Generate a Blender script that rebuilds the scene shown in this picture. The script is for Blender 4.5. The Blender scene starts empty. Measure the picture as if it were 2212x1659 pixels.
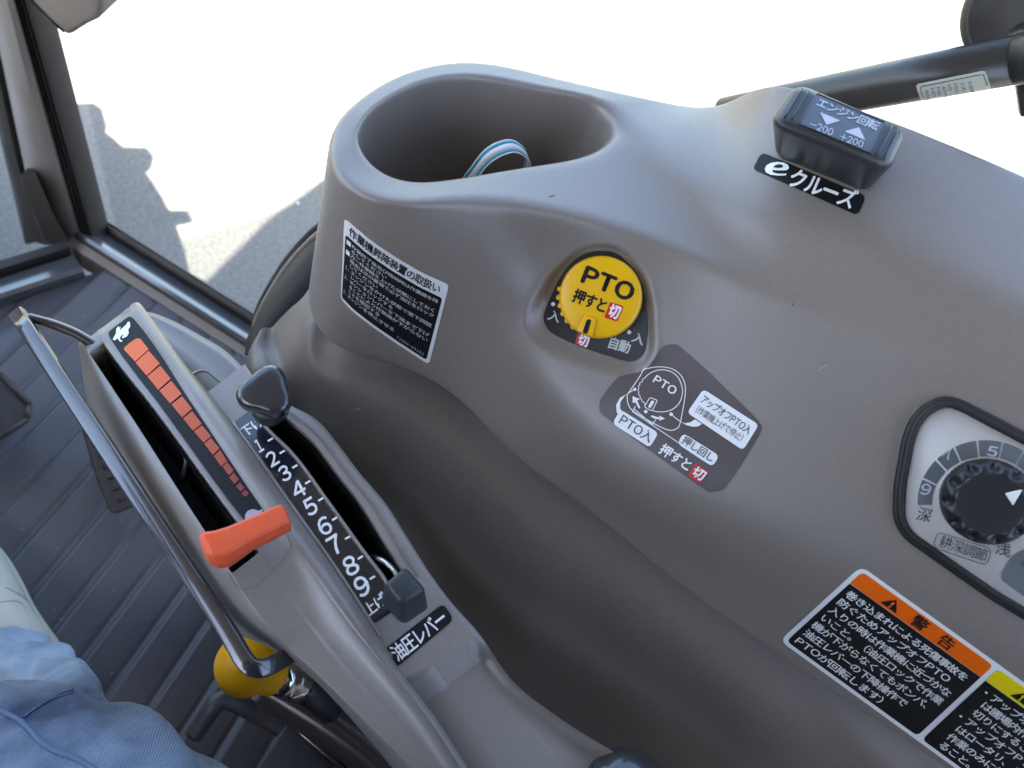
import bpy, bmesh, math, random
import numpy as np
from math import sin, cos, radians, pi, sqrt, atan2
from mathutils import Vector, Matrix
from mathutils.bvhtree import BVHTree
random.seed(7)
SC = bpy.context.scene
COL = SC.collection

# ------------------------------------------------------------------ camera
CAM_H = 1.10                      # eye of the camera above the cab floor
HEAD, PITCH, ROLL, FPX = radians(62), radians(54.5), radians(28), 1703.0   # focal length for a 2212 px wide picture
hv = np.array([sin(HEAD), cos(HEAD), 0]); rv = np.array([cos(HEAD), -sin(HEAD), 0]); zv = np.array([0, 0, 1.0])
FW = hv*cos(PITCH) - zv*sin(PITCH); UPV = hv*sin(PITCH) + zv*cos(PITCH)
IX = rv*cos(ROLL) + UPV*sin(ROLL); IY = rv*sin(ROLL) - UPV*cos(ROLL)
CAM = np.array([0, 0, CAM_H])
cd = bpy.data.cameras.new('camera'); cam = bpy.data.objects.new('camera', cd); COL.objects.link(cam)
cd.sensor_width = 36; cd.lens = 36*FPX/2212; cd.clip_start = 0.02; cd.clip_end = 1000
m = Matrix(((IX[0], -IY[0], -FW[0], CAM[0]), (IX[1], -IY[1], -FW[1], CAM[1]), (IX[2], -IY[2], -FW[2], CAM[2]), (0, 0, 0, 1)))
cam.matrix_world = m; SC.camera = cam
cd.dof.use_dof = True; cd.dof.focus_distance = 0.53; cd.dof.aperture_fstop = 9.0

# ------------------------------------------------------------------ light
SUN_EL, SUN_AZ = radians(60), radians(248)       # compass-like: 0 = forward (+Y), 90 = right (+X)
W = bpy.data.worlds.new('World'); SC.world = W; W.use_nodes = True
nt = W.node_tree; bg = nt.nodes['Background']; sky = nt.nodes.new('ShaderNodeTexSky')
sky.sky_type = 'NISHITA'; sky.sun_disc = False; sky.sun_elevation = SUN_EL; sky.sun_rotation = SUN_AZ; sky.dust_density = 2.0; sky.ozone_density = 0.5; sky.air_density = 1.0
nt.links.new(sky.outputs[0], bg.inputs[0]); bg.inputs[1].default_value = 0.14
sl = bpy.data.lights.new('sun', 'SUN'); sl.energy = 5.0; sl.angle = radians(0.5); sl.color = (1.0, 0.94, 0.84)
so = bpy.data.objects.new('sun', sl); COL.objects.link(so)
sd = Vector((sin(SUN_AZ)*cos(SUN_EL), cos(SUN_AZ)*cos(SUN_EL), sin(SUN_EL)))
so.rotation_euler = sd.to_track_quat('Z', 'Y').to_euler()
SC.view_settings.view_transform = 'Standard'; SC.view_settings.look = 'None'
SC.view_settings.exposure = 2.86; SC.view_settings.gamma = 1.0
SC.cycles.max_bounces = 8; SC.cycles.transparent_max_bounces = 12

# ------------------------------------------------------------------ point helpers (pixels of a 2212 px wide picture)
def ray(px, py):
    v = (px-1106)*IX + (py-829.5)*IY + FPX*FW
    return v/np.linalg.norm(v)
def at_z(px, py, z):
    v = ray(px, py); return CAM + v*(z-CAM_H)/v[2]
def at_d(px, py, d): return CAM + ray(px, py)*d
def at_h(px, py, h):
    v = ray(px, py); return CAM + v*h/v.dot(hv)
def V(a): return Vector((float(a[0]), float(a[1]), float(a[2])))
def proj(P):
    r = np.array(P)-CAM; f = r.dot(FW); return (1106+FPX*r.dot(IX)/f, 829.5+FPX*r.dot(IY)/f)

# ------------------------------------------------------------------ materials
MATS = {}
def mat(name, col, rough=0.5, spec=0.5, metal=0.0, noise=0.0, nscale=40, bump=0.0, bscale=900, coat=0.0, tint=None, bdist=0.0005):
    if name in MATS: return MATS[name]
    M = bpy.data.materials.new(name); M.use_nodes = True; n = M.node_tree.nodes; L = M.node_tree.links
    p = n['Principled BSDF']; p.inputs['Base Color'].default_value = (*col, 1); p.inputs['Roughness'].default_value = rough
    p.inputs['Specular IOR Level'].default_value = spec; p.inputs['Metallic'].default_value = metal; p.inputs['Coat Weight'].default_value = coat
    p.inputs['Coat Roughness'].default_value = 0.08
    tc = n.new('ShaderNodeTexCoord')
    if noise:
        t = n.new('ShaderNodeTexNoise'); t.inputs['Scale'].default_value = nscale; t.inputs['Detail'].default_value = 6
        L.new(tc.outputs['Object'], t.inputs['Vector'])
        mx = n.new('ShaderNodeMix'); mx.data_type = 'RGBA'; c2 = tint or tuple(c*(1-noise) for c in col)
        mx.inputs[6].default_value = (*[min(1, c*(1+noise*.6)) for c in col], 1); mx.inputs[7].default_value = (*c2, 1)
        L.new(t.outputs[0], mx.inputs[0]); L.new(mx.outputs[2], p.inputs['Base Color'])
        mr = n.new('ShaderNodeMapRange'); mr.inputs[3].default_value = rough*.85; mr.inputs[4].default_value = min(1, rough*1.15)
        L.new(t.outputs[0], mr.inputs[0]); L.new(mr.outputs[0], p.inputs['Roughness'])
    if bump:
        b = n.new('ShaderNodeTexNoise'); b.inputs['Scale'].default_value = bscale; b.inputs['Detail'].default_value = 3
        L.new(tc.outputs['Object'], b.inputs['Vector'])
        bp = n.new('ShaderNodeBump'); bp.inputs['Strength'].default_value = bump; bp.inputs['Distance'].default_value = bdist
        L.new(b.outputs[0], bp.inputs['Height']); L.new(bp.outputs[0], p.inputs['Normal'])
    MATS[name] = M; return M
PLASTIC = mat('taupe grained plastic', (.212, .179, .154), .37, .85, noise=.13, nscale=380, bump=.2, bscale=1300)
DARKPL = mat('shaded lower plastic', (.178, .150, .126), .38, .55, noise=.13, nscale=380, bump=.25, bscale=1500)  # upper body plastic, darkened in colour to deepen the shade below it
LEVERPL = mat('grey lever housing plastic', (.225, .200, .178), .35, .9, noise=.12, nscale=380, bump=.2, bscale=1300)
BLACK = mat('black plastic', (.018, .018, .02), .38, .5, bump=.1, bscale=1500)
SWITCHBL = mat('charcoal switch plastic', (.03, .031, .034), .38, .5, bump=.15, bscale=1800)
GLOSSBL = mat('gloss black paint', (.022, .022, .026), .2, .8, coat=.8, noise=.2, nscale=60)
KNOBBL = mat('polished black knob', (.016, .019, .024), .26, .8, coat=.6)
RUBBER = mat('black rubber', (.02, .019, .018), .5, .4, bump=.2, bscale=900)
WELL = mat('slot dark', (.006, .005, .005), .7, .2)
YELLOW = mat('yellow plastic', (.85, .46, .003), .3, .5, noise=.04)
YELLOW2 = mat('amber ball plastic', (1.0, .47, .005), .40, .4, noise=.08, nscale=60)
ORANGE = mat('orange lever plastic', (.85, .115, .035), .42, .45, bump=.5, bscale=700, noise=.06)
INK = mat('black ink', (.009, .009, .010), .5, .25)
INKWARM = mat('dark brown sticker film', (.088, .070, .069), .32, .5, noise=.04)
INKGREY = mat('grey print', (.075, .08, .088), .4, .4)
WHITE = mat('white print', (.86, .85, .84), .4, .4)
WHITE2 = mat('white sticker film', (.80, .79, .77), .35, .5)
RED = mat('red print', (.62, .02, .018), .4, .4)
PINKRED = mat('faded red print', (.52, .05, .075), .4, .4)
ORANGEP = mat('orange print', (.85, .13, .003), .4, .4)
YELLOWP = mat('yellow print', (.80, .62, .004), .4, .4)
TEAL = mat('teal print', (.06, .42, .52), .4, .4)
CHROME = mat('chrome', (.75, .75, .76), .14, .5, metal=1.0)
STEEL = mat('steel wire', (.45, .44, .42), .3, .5, metal=1.0)
PANELW = mat('pale dial panel', (.54, .50, .475), .35, .5, noise=.03)
PANELG = mat('blue grey panel print', (.125, .14, .152), .4, .4)
LCD = mat('blue grey switch label', (.085, .10, .125), .3, .5, noise=.05, nscale=200)
LCDW = mat('pale switch print', (.50, .54, .62), .4, .4)
STRIPBL = mat('blue black number strip', (.012, .015, .022), .12, .6, coat=.4)
FRAME = mat('grey brown painted cab steel', (.19, .168, .147), .42, .45, noise=.15, nscale=12)
SILLM = mat('satin sill paint', (.055, .058, .066), .22, .8, coat=.5)
SEALM = mat('flare-lightened window seal', (.042, .037, .033), .55, .4, noise=.2, nscale=30)  # black seal lightened to brown for the flare of the bright background
STRIPM = mat('taupe edge strip', (.15, .135, .118), .5, .4)
HOUSING = mat('beige grey housing', (.23, .20, .17), .5, .4, noise=.05)
MATRUB = mat('blue black floor mat rubber', (.055, .053, .059), .44, .7, noise=.45, nscale=9, bump=.3, bscale=400, tint=(.030, .030, .035))
SHOEW = mat('off white shoe leather', (.42, .40, .36), .6, .3, noise=.12, nscale=60, bump=.25, bscale=500)
SHOES = mat('shoe sole', (.42, .40, .36), .6, .3, noise=.1)

def glass_mat():
    M = bpy.data.materials.new('window glass'); M.use_nodes = True; n = M.node_tree.nodes; L = M.node_tree.links
    n.remove(n['Principled BSDF']); out = n['Material Output']
    t = n.new('ShaderNodeBsdfTransparent'); t.inputs[0].default_value = (.965, .98, .972, 1)
    g = n.new('ShaderNodeBsdfGlossy'); g.inputs['Roughness'].default_value = .01
    f = n.new('ShaderNodeFresnel'); mx = n.new('ShaderNodeMixShader'); ge = n.new('ShaderNodeNewGeometry'); mr = n.new('ShaderNodeMapRange'); mr.inputs[3].default_value = 1.45; mr.inputs[4].default_value = 1/1.45
    L.new(ge.outputs['Backfacing'], mr.inputs[0]); L.new(mr.outputs[0], f.inputs[0])
    L.new(f.outputs[0], mx.inputs[0]); L.new(t.outputs[0], mx.inputs[1]); L.new(g.outputs[0], mx.inputs[2]); L.new(mx.outputs[0], out.inputs[0])
    return M
GLASS = glass_mat()
def asphalt_mat():
    M = bpy.data.materials.new('asphalt'); M.use_nodes = True; n = M.node_tree.nodes; L = M.node_tree.links; p = n['Principled BSDF']
    tc = n.new('ShaderNodeTexCoord'); a = n.new('ShaderNodeTexNoise'); a.inputs['Scale'].default_value = 100; a.inputs['Detail'].default_value = 8; a.inputs['Roughness'].default_value = .75
    b = n.new('ShaderNodeTexVoronoi'); b.inputs['Scale'].default_value = 22
    L.new(tc.outputs['Object'], a.inputs[0]); L.new(tc.outputs['Object'], b.inputs['Vector'])
    r = n.new('ShaderNodeValToRGB'); r.color_ramp.elements[0].position = .36; r.color_ramp.elements[0].color = (.105, .099, .087, 1)
    r.color_ramp.elements[1].position = .72; r.color_ramp.elements[1].color = (.26, .244, .212, 1); L.new(a.outputs[0], r.inputs[0])
    s = n.new('ShaderNodeMapRange'); s.inputs[1].default_value = .07; s.inputs[2].default_value = .12; s.inputs[3].default_value = 1; s.inputs[4].default_value = 0
    L.new(b.outputs[0], s.inputs[0]); cl = n.new('ShaderNodeSeparateColor'); L.new(b.outputs['Color'], cl.inputs[0])
    gt = n.new('ShaderNodeMath'); gt.operation = 'GREATER_THAN'; gt.inputs[1].default_value = .86; L.new(cl.outputs[0], gt.inputs[0])
    mu = n.new('ShaderNodeMath'); mu.operation = 'MULTIPLY'; L.new(s.outputs[0], mu.inputs[0]); L.new(gt.outputs[0], mu.inputs[1])
    mx = n.new('ShaderNodeMix'); mx.data_type = 'RGBA'; mx.inputs[7].default_value = (.75, .74, .70, 1)
    L.new(mu.outputs[0], mx.inputs[0]); L.new(r.outputs[0], mx.inputs[6]); L.new(mx.outputs[2], p.inputs['Base Color'])
    p.inputs['Roughness'].default_value = .9
    bp = n.new('ShaderNodeBump'); bp.inputs['Strength'].default_value = .6; bp.inputs['Distance'].default_value = .004; L.new(a.outputs[0], bp.inputs['Height']); L.new(bp.outputs[0], p.inputs['Normal'])
    return M
ASPHALT = asphalt_mat()
def denim_mat():
    M = bpy.data.materials.new('faded denim'); M.use_nodes = True; n = M.node_tree.nodes; L = M.node_tree.links; p = n['Principled BSDF']
    uv = n.new('ShaderNodeUVMap'); uv.uv_map = 'UVMap'
    w = n.new('ShaderNodeTexWave'); w.wave_type = 'BANDS'; w.bands_direction = 'DIAGONAL'; w.inputs['Scale'].default_value = 370; w.inputs['Distortion'].default_value = 1.5; w.inputs['Detail'].default_value = 2; w.inputs['Detail Scale'].default_value = 6
    L.new(uv.outputs[0], w.inputs[0])
    tc = n.new('ShaderNodeTexCoord'); a = n.new('ShaderNodeTexNoise'); a.inputs['Scale'].default_value = 11; a.inputs['Detail'].default_value = 7; a.inputs['Roughness'].default_value = .6; L.new(tc.outputs['Object'], a.inputs[0])
    r = n.new('ShaderNodeValToRGB'); r.color_ramp.elements[0].position = .32; r.color_ramp.elements[0].color = (.024, .052, .115, 1); r.color_ramp.elements[1].position = .70; r.color_ramp.elements[1].color = (.40, .51, .62, 1); L.new(a.outputs[0], r.inputs[0])
    mx = n.new('ShaderNodeMix'); mx.data_type = 'RGBA'; mx.blend_type = 'MULTIPLY'; mx.inputs[0].default_value = .75
    r2 = n.new('ShaderNodeValToRGB'); r2.color_ramp.elements[0].color = (.35, .45, .6, 1); r2.color_ramp.elements[1].color = (1, 1, 1, 1); L.new(w.outputs[0], r2.inputs[0])
    L.new(r.outputs[0], mx.inputs[6]); L.new(r2.outputs[0], mx.inputs[7]); L.new(mx.outputs[2], p.inputs['Base Color'])
    p.inputs['Roughness'].default_value = .85; p.inputs['Specular IOR Level'].default_value = .2; p.inputs['Sheen Weight'].default_value = .25
    bp = n.new('ShaderNodeBump'); bp.inputs['Strength'].default_value = .5; bp.inputs['Distance'].default_value = .0006; L.new(w.outputs[0], bp.inputs['Height']); L.new(bp.outputs[0], p.inputs['Normal'])
    return M
DENIM = denim_mat()
STITCH = mat('denim seam thread', (.10, .15, .24), .8, .2, bump=.6, bscale=600)

# ------------------------------------------------------------------ object helpers
def link(name, me, material=None, parent=None, smooth=True):
    o = bpy.data.objects.new(name, me); COL.objects.link(o)
    if material: me.materials.append(material)
    if parent: o.parent = parent
    if smooth:
        for p in me.polygons: p.use_smooth = True
    return o
def tag(o, label=None, cat=None, group=None, kind=None):
    if label: o['label'] = label
    if cat: o['category'] = cat
    if group: o['group'] = group
    if kind: o['kind'] = kind
    return o
def thing(name, label, cat, group=None):
    o = bpy.data.objects.new(name, None); COL.objects.link(o); o.empty_display_size = .02
    return tag(o, label, cat, group)
def sharp(o, ang=40):
    me = o.data; bm = bmesh.new(); bm.from_mesh(me)
    for e in bm.edges:
        if len(e.link_faces) == 2 and e.calc_face_angle(0) > radians(ang): e.smooth = False
    bm.to_mesh(me); bm.free(); return o
def sharp_cols(o, k, cs, rows):
    for e in o.data.edges:
        a, b = e.vertices
        if abs(a-b) == k and a % k in cs and rows[a//k] and rows[b//k]: e.use_edge_sharp = True
    return o
def from_bm(name, bm, material, parent=None, smooth=True, recalc=True):
    if recalc: bmesh.ops.recalc_face_normals(bm, faces=bm.faces)
    me = bpy.data.meshes.new(name); bm.to_mesh(me); bm.free()
    return link(name, me, material, parent, smooth)
def bake(o):
    """apply the object's modifiers"""
    dg = bpy.context.evaluated_depsgraph_get(); me = bpy.data.meshes.new_from_object(o.evaluated_get(dg))
    o.modifiers.clear(); o.data = me
    for p in me.polygons: p.use_smooth = True
    return o
def bevel(o, w, seg=3, ang=35):
    md = o.modifiers.new('bevel', 'BEVEL'); md.width = w; md.segments = seg; md.limit_method = 'ANGLE'; md.angle_limit = radians(ang); return bake(o)
def subsurf(o, lv):
    md = o.modifiers.new('sub', 'SUBSURF'); md.levels = lv; md.render_levels = lv; return bake(o)
def grid(name, P, material, parent=None, cu=False, cv=False, caps=False, smooth=True):
    P = np.array(P); n, k = P.shape[:2]
    vs = [tuple(p) for p in P.reshape(-1, 3)]; fs = []
    for i in range(n if cu else n-1):
        for j in range(k if cv else k-1):
            i2, j2 = (i+1) % n, (j+1) % k
            fs.append((i*k+j, i2*k+j, i2*k+j2, i*k+j2))
    if caps and cv:
        fs.append(tuple(range(k))); fs.append(tuple((n-1)*k+j for j in reversed(range(k))))
    me = bpy.data.meshes.new(name); me.from_pydata(vs, [], fs)
    bm = bmesh.new(); bm.from_mesh(me); bmesh.ops.recalc_face_normals(bm, faces=bm.faces); bm.to_mesh(me); bm.free()
    return link(name, me, material, parent, smooth)
def catmull(P, n, closed=False):
    P = np.array(P, float); out = []; N = len(P); seg = N if closed else N-1
    for i in range(seg):
        if closed: p0, p1, p2, p3 = P[(i-1) % N], P[i], P[(i+1) % N], P[(i+2) % N]
        else:
            p1, p2 = P[i], P[i+1]; p0 = P[i-1] if i else 2*p1-p2; p3 = P[i+2] if i+2 < N else 2*p2-p1
        for t in np.arange(n)/n:
            out.append(.5*((2*p1)+(-p0+p2)*t+(2*p0-5*p1+4*p2-p3)*t*t+(-p0+3*p1-3*p2+p3)*t**3))
    if not closed: out.append(P[-1])
    return np.array(out)
def tube(name, path, rad, material, parent=None, n=12, caps=True, flat=None, smooth=True, roll=0):
    """tube through points; rad scalar or list; flat=(a,b) gives a rectangular bar with half sizes a (sideways), b (up)"""
    P = np.array(path, float); rings = []; up = np.array([0, 0, 1.0])
    for i, p in enumerate(P):
        d = P[min(i+1, len(P)-1)]-P[max(i-1, 0)]; d /= np.linalg.norm(d)
        s = np.cross(d, up); s = s/np.linalg.norm(s) if np.linalg.norm(s) > 1e-4 else np.array([1, 0, 0]); u = np.cross(s, d)
        if roll: s, u = s*cos(roll)+u*sin(roll), u*cos(roll)-s*sin(roll)
        r = rad[i] if hasattr(rad, '__len__') else rad
        if flat:
            a, b = flat; c = min(a, b)*.35; q = []
            for sx, sy in ((1, 1), (-1, 1), (-1, -1), (1, -1)):
                pts = [(sx*a, sy*(b-c)), (sx*(a-c*.3), sy*(b-c*.3)), (sx*(a-c), sy*b)]
                if sx*sy < 0: pts = pts[::-1]
                q += pts
            rings.append([p+s*x+u*y for x, y in q])
        else: rings.append([p+(s*cos(2*pi*k/n)+u*sin(2*pi*k/n))*r for k in range(n)])
    return grid(name, rings, material, parent, cv=True, caps=caps, smooth=smooth)
def box_from(name, top, bot, material, parent=None, bev=.003, seg=3):
    """closed prism between two loops of 3D points"""
    n = len(top); bm = bmesh.new(); a = [bm.verts.new(V(p)) for p in top]; b = [bm.verts.new(V(p)) for p in bot]
    bm.faces.new(a); bm.faces.new(b[::-1])
    for i in range(n): bm.faces.new((a[i], b[i], b[(i+1) % n], a[(i+1) % n]))
    o = from_bm(name, bm, material, parent)
    return bevel(o, bev, seg) if bev else o
def lathe(name, prof, origin, axis, material, parent=None, n=32):
    axis = V(axis).normalized(); q = axis.to_track_quat('Z', 'Y'); o3 = V(origin)
    rings = [[tuple(o3+q @ Vector((r*cos(2*pi*k/n), r*sin(2*pi*k/n), z))) for k in range(n)] for r, z in prof]
    return grid(name, rings, material, parent, cv=True, caps=True)

# ------------------------------------------------------------------ print on surfaces: shapes are laid out flat, then laid onto the real surface under them
GLY = {}
def glyph(ch):
    if ch in GLY: return GLY[ch]
    c = bpy.data.curves.new('glyph', 'FONT'); c.body = ch; c.resolution_u = 3
    o = bpy.data.objects.new('glyph', c); COL.objects.link(o)
    dg = bpy.context.evaluated_depsgraph_get(); me = bpy.data.meshes.new_from_object(o.evaluated_get(dg))
    v = np.array([x.co[:2] for x in me.vertices]) if len(me.vertices) else np.zeros((0, 2)); f = [tuple(p.vertices) for p in me.polygons]
    bpy.data.objects.remove(o); bpy.data.curves.remove(c); bpy.data.meshes.remove(me)
    GLY[ch] = (v, f); return GLY[ch]
REF = {}
def em():
    if not REF:
        v, _ = glyph('国'); REF['x0'] = v[:, 0].min(); REF['x1'] = v[:, 0].max(); REF['y0'] = v[:, 1].min(); REF['y1'] = v[:, 1].max()
        w = REF['x1']-REF['x0']; REF['adv'] = w*1.12; REF['off'] = REF['x0']-w*.06
    return REF
FULL = {c: chr(ord(c)+0xFEE0) for c in '0123456789ABCDEFGHIJKLMNOPQRSTUVWXYZ+-.!eabcdfgh'}
class Decal:
    def __init__(s, bvh, ox=0, oy=0, k=1.0, grid_px=14):
        s.bvh = bvh; s.ox, s.oy, s.k, s.g = ox, oy, k, grid_px
    def surf(s, px, py):
        d = ray(px, py); h = s.bvh.ray_cast(V(CAM), V(d))
        if h[0] is None: return None
        n = h[1]
        if n.dot(V(d)) > 0: n = -n
        return h[0], n
    def pts(s, P, lift=.0004):
        H = [s.surf(*p) for p in P]; return [np.array(h[0])+np.array(h[1])*lift for h in H if h]
    def place(s, name, v2, faces, material, parent, lift, cut=True):
        bm = bmesh.new(); vs = [bm.verts.new((s.ox+x*s.k, s.oy+y*s.k, 0)) for x, y in v2]
        for f in faces:
            try: bm.faces.new([vs[i] for i in f])
            except ValueError: pass
        if cut:
            xs = [v.co.x for v in vs]; ys = [v.co.y for v in vs]
            for ax, lo, hi in ((0, min(xs), max(xs)), (1, min(ys), max(ys))):
                q = math.ceil(lo/s.g)*s.g
                while q < hi:
                    co = [0, 0, 0]; no = [0, 0, 0]; co[ax] = q; no[ax] = 1
                    bmesh.ops.bisect_plane(bm, geom=bm.verts[:]+bm.edges[:]+bm.faces[:], plane_co=co, plane_no=no); q += s.g
        bm.normal_update(); bad = []
        for v in bm.verts:
            h = s.surf(v.co.x, v.co.y)
            if h is None: bad.append(v)
            else: v.co = h[0]+h[1]*lift
        if bad: bmesh.ops.delete(bm, geom=bad, context='VERTS')
        for f in bm.faces:
            f.normal_update()
            if f.normal.dot(f.calc_center_median()-V(CAM)) > 0: f.normal_flip()
        return from_bm(name, bm, material, parent, recalc=False)
    def poly(s, name, pts, material, parent, lift=.0002, r=0):
        if r: pts = roundpoly(pts, r)
        return s.place(name, pts, [tuple(range(len(pts)))], material, parent, lift)
    def ring(s, name, outer, inner, material, parent, lift):
        n = len(outer); return s.place(name, list(outer)+list(inner), [(i, (i+1) % n, n+(i+1) % n, n+i) for i in range(n)], material, parent, lift)
    def strokes(s, name, lines, w, material, parent, lift=.0003):
        v = []; f = []
        for L in lines:
            P = np.array(L, float); closed = len(P) > 2 and np.allclose(P[0], P[-1]); b = len(v); N = len(P)
            for i in range(N):
                d0 = P[i]-P[i-1] if i else ((P[i]-P[-2]) if closed else P[1]-P[0]); d1 = P[i+1]-P[i] if i < N-1 else ((P[1]-P[0]) if closed else P[i]-P[i-1])
                d = d0/(np.linalg.norm(d0)+1e-9)+d1/(np.linalg.norm(d1)+1e-9); d /= np.linalg.norm(d)+1e-9; nn = np.array([-d[1], d[0]])*w/2
                v += [tuple(P[i]+nn), tuple(P[i]-nn)]
            for i in range(N-1): f.append((b+2*i, b+2*i+1, b+2*i+3, b+2*i+2))
        return s.place(name, v, f, material, parent, lift)
    def text(s, name, lines, material, parent, lift=.0003, bold=0.0, tight=False, split=True):
        """lines: list of (string, O, U, Vt): bottom left, bottom right and top left corner of the line's box"""
        if split and len(lines) > 1:
            for L in lines: o = s.text(name, [L], material, parent, lift, bold, tight)
            return o
        v = []; f = []; R = em()
        for L in lines:
            st, O, U, T = L[:4]; O, U, T = np.array(O, float), np.array(U, float), np.array(T, float); bd = L[4] if len(L) > 4 else bold
            if len(st) == 1 and st in FULL and not tight: bd = bd
            cells = []; x0 = 0
            for c in st:
                F_ = FULL.get(c, c); g, gf = glyph(F_)
                if c in FULL and len(g) and len(st) > 1:
                    wd = np.ptp(g[:, 0])/R['adv']; cells.append((g, gf, x0+.055-g[:, 0].min()/R['adv'])); x0 += max(wd, .16)+.11
                else: cells.append((g, gf, x0-R['off']/R['adv'])); x0 += 1.0
            n = x0
            for g, gf, xo in cells:
                if not len(g): continue
                x = (xo+g[:, 0]/R['adv'])/n; y = (g[:, 1]-R['y0'])/(R['y1']-R['y0'])
                if tight: x = (g[:, 0]-g[:, 0].min())/(np.ptp(g[:, 0])+1e-6); y = (g[:, 1]-g[:, 1].min())/(np.ptp(g[:, 1])+1e-6)
                sh = [(0, 0)] if not bd else [(-bd, 0), (bd, 0), (0, -bd), (0, bd)]
                for q, (dx, dy) in enumerate(sh):
                    b = len(v)
                    for a, c2 in zip(x+dx/n, y+dy): v.append(tuple(O+(U-O)*a+(T-O)*c2)+(q,))
                    f += [tuple(b+k for k in t) for t in gf]
        o = None
        lv = [q[2] for q in v]
        bm = bmesh.new(); vs = []
        for x, y, q in v:
            px, py = s.ox+x*s.k, s.oy+y*s.k; h = s.surf(px, py)
            vs.append(None if h is None else bm.verts.new(h[0]+h[1]*(lift+q*.00002)))
        for t in f:
            if any(vs[i] is None for i in t): continue
            try:
                fc = bm.faces.new([vs[i] for i in t])
            except ValueError: continue
            fc.normal_update()
            if fc.normal.dot(fc.calc_center_median()-V(CAM)) > 0: fc.normal_flip()
        return from_bm(name, bm, material, parent, recalc=False)
def roundpoly(pts, r, n=5):
    P = [np.array(p, float) for p in pts]; out = []; N = len(P)
    for i in range(N):
        a, b, c = P[i-1], P[i], P[(i+1) % N]; rr = r[i] if hasattr(r, '__len__') else r
        la, lc = np.linalg.norm(a-b), np.linalg.norm(c-b); q = min(rr, la*.48, lc*.48)
        p0 = b+(a-b)/la*q; p2 = b+(c-b)/lc*q
        for t in np.linspace(0, 1, n+1): out.append(tuple((1-t)**2*p0+2*t*(1-t)*b+t*t*p2))
    return out
def circ(cx, cy, rx, ry=None, n=40, a0=0, a1=360):
    ry = ry or rx; full = abs(a1-a0) >= 360
    return [(cx+rx*cos(radians(a0+(a1-a0)*i/n)), cy+ry*sin(radians(a0+(a1-a0)*i/n))) for i in range(n if full else n+1)]
def bvh_of(o):
    bm = bmesh.new(); bm.from_mesh(o.data); b = BVHTree.FromBMesh(bm); bm.free(); return b
def plane_bvh(p, n, size=1.0):
    n = V(n).normalized(); q = n.to_track_quat('Z', 'Y'); vs = [V(p)+q @ Vector((x*size, y*size, 0)) for x, y in ((-1, -1), (1, -1), (1, 1), (-1, 1))]
    return BVHTree.FromPolygons([tuple(v) for v in vs], [(0, 1, 2, 3)])
def on_plane(px, py, p, n):
    d = ray(px, py); n = np.array(n); return CAM+d*((np.array(p)-CAM).dot(n)/d.dot(n))

# ================================================================== SETTING
GZ = -0.80
bm = bmesh.new(); bmesh.ops.create_grid(bm, x_segments=2, y_segments=2, size=150); bmesh.ops.translate(bm, verts=bm.verts, vec=(0, 0, GZ))
tag(from_bm('ground', bm, ASPHALT, smooth=False), kind='structure')

# cab floor: rubber mat with pressed grooves, cut along the sills
WV = np.array([.47, -.883, 0]); TV = np.array([.883, .47, 0])
prof = []; w = -1.6
GP = .0505; g0 = -.357
marks = [g0+GP*k for k in range(-26, 24)]
for q in marks:
    prof += [(q-.008, .0), (q-.0055, -.0012), (q-.0030, -.0030), (q+.0005, -.0033), (q+.0040, -.0005), (q+.0065, .0016), (q+.0105, .0008), (q+.014, 0)]
rows = []
for q, z in prof: rows.append([tuple(WV*q+TV*t+np.array([0, 0, z])) for t in (-1.3, -.5, 0, .3, .6, 1.3)])
fl = grid('cab_floor', rows, MATRUB, smooth=True)
bm = bmesh.new(); bm.from_mesh(fl.data)
S0 = at_z(190, 520, .0); S1 = at_z(556, 752, .0); sdv = S1-S0; sdv /= np.linalg.norm(sdv); SN = np.array([-sdv[1], sdv[0], 0])   # pointing outward (+x)
if SN[0] < 0: SN = -SN
for co, no in ((S0-SN*.01, SN), ((0, .865, 0), (0, 1, 0)), ((-.72, 0, 0), (-1, 0, 0)), ((0, -.6, 0), (0, -1, 0))):
    bmesh.ops.bisect_plane(bm, geom=bm.verts[:]+bm.edges[:]+bm.faces[:], plane_co=V(co), plane_no=V(no), clear_outer=True)
ex = bmesh.ops.extrude_face_region(bm, geom=bm.faces[:]); vs = [v for v in ex['geom'] if isinstance(v, bmesh.types.BMVert)]
for v in vs: v.co.z = -.03
bmesh.ops.recalc_face_normals(bm, faces=bm.faces); bm.to_mesh(fl.data); bm.free()
tag(fl, kind='structure')

# cab frame: corner pillar, sills, seals, panes, roof
cab = thing('tractor_cab', 'grey brown tractor cab frame with corner pillar, window sills, black seals and glass panes', 'cab frame')
def strip(name, a0, a1, cs, material, width_dir, z0=0, parent=cab):
    """extrude a cross-section (offset along width_dir, height) from a0 to a1"""
    wd = np.array(width_dir); R = [[tuple(np.array(p)+wd*x+np.array([0, 0, y+z0])) for x, y in cs] for p in (a0, a1)]
    return sharp(grid(name, R, material, parent, cv=True, caps=True))
SE = S0+sdv*1.5
sill = strip('window_sill', S0-sdv*.02, SE, [(-.012, -.05), (-.012, .018), (-.008, .022), (.024, .008), (.0265, .004), (.0265, -.05)], SILLM, SN)
strip('sill_edge_strip', S0-sdv*.02, SE, [(-.026, -.04), (-.026, .002), (-.013, .007), (-.0125, -.04)], STRIPM, SN)
strip('rubber_seal', S0-sdv*.01, SE, [(.0275, -.05), (.0275, .016), (.031, .020), (.036, .015), (.039, .018), (.044, .012), (.044, -.05)], SEALM, SN)
FS0, FS1 = np.array([-.75, .875, 0]), np.array([.20, .875, 0])
strip('front_sill', FS0, FS1, [(-.012, -.05), (-.012, .014), (-.006, .018), (.03, .006), (.034, -.05)], SILLM, (0, 1, 0))
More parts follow.
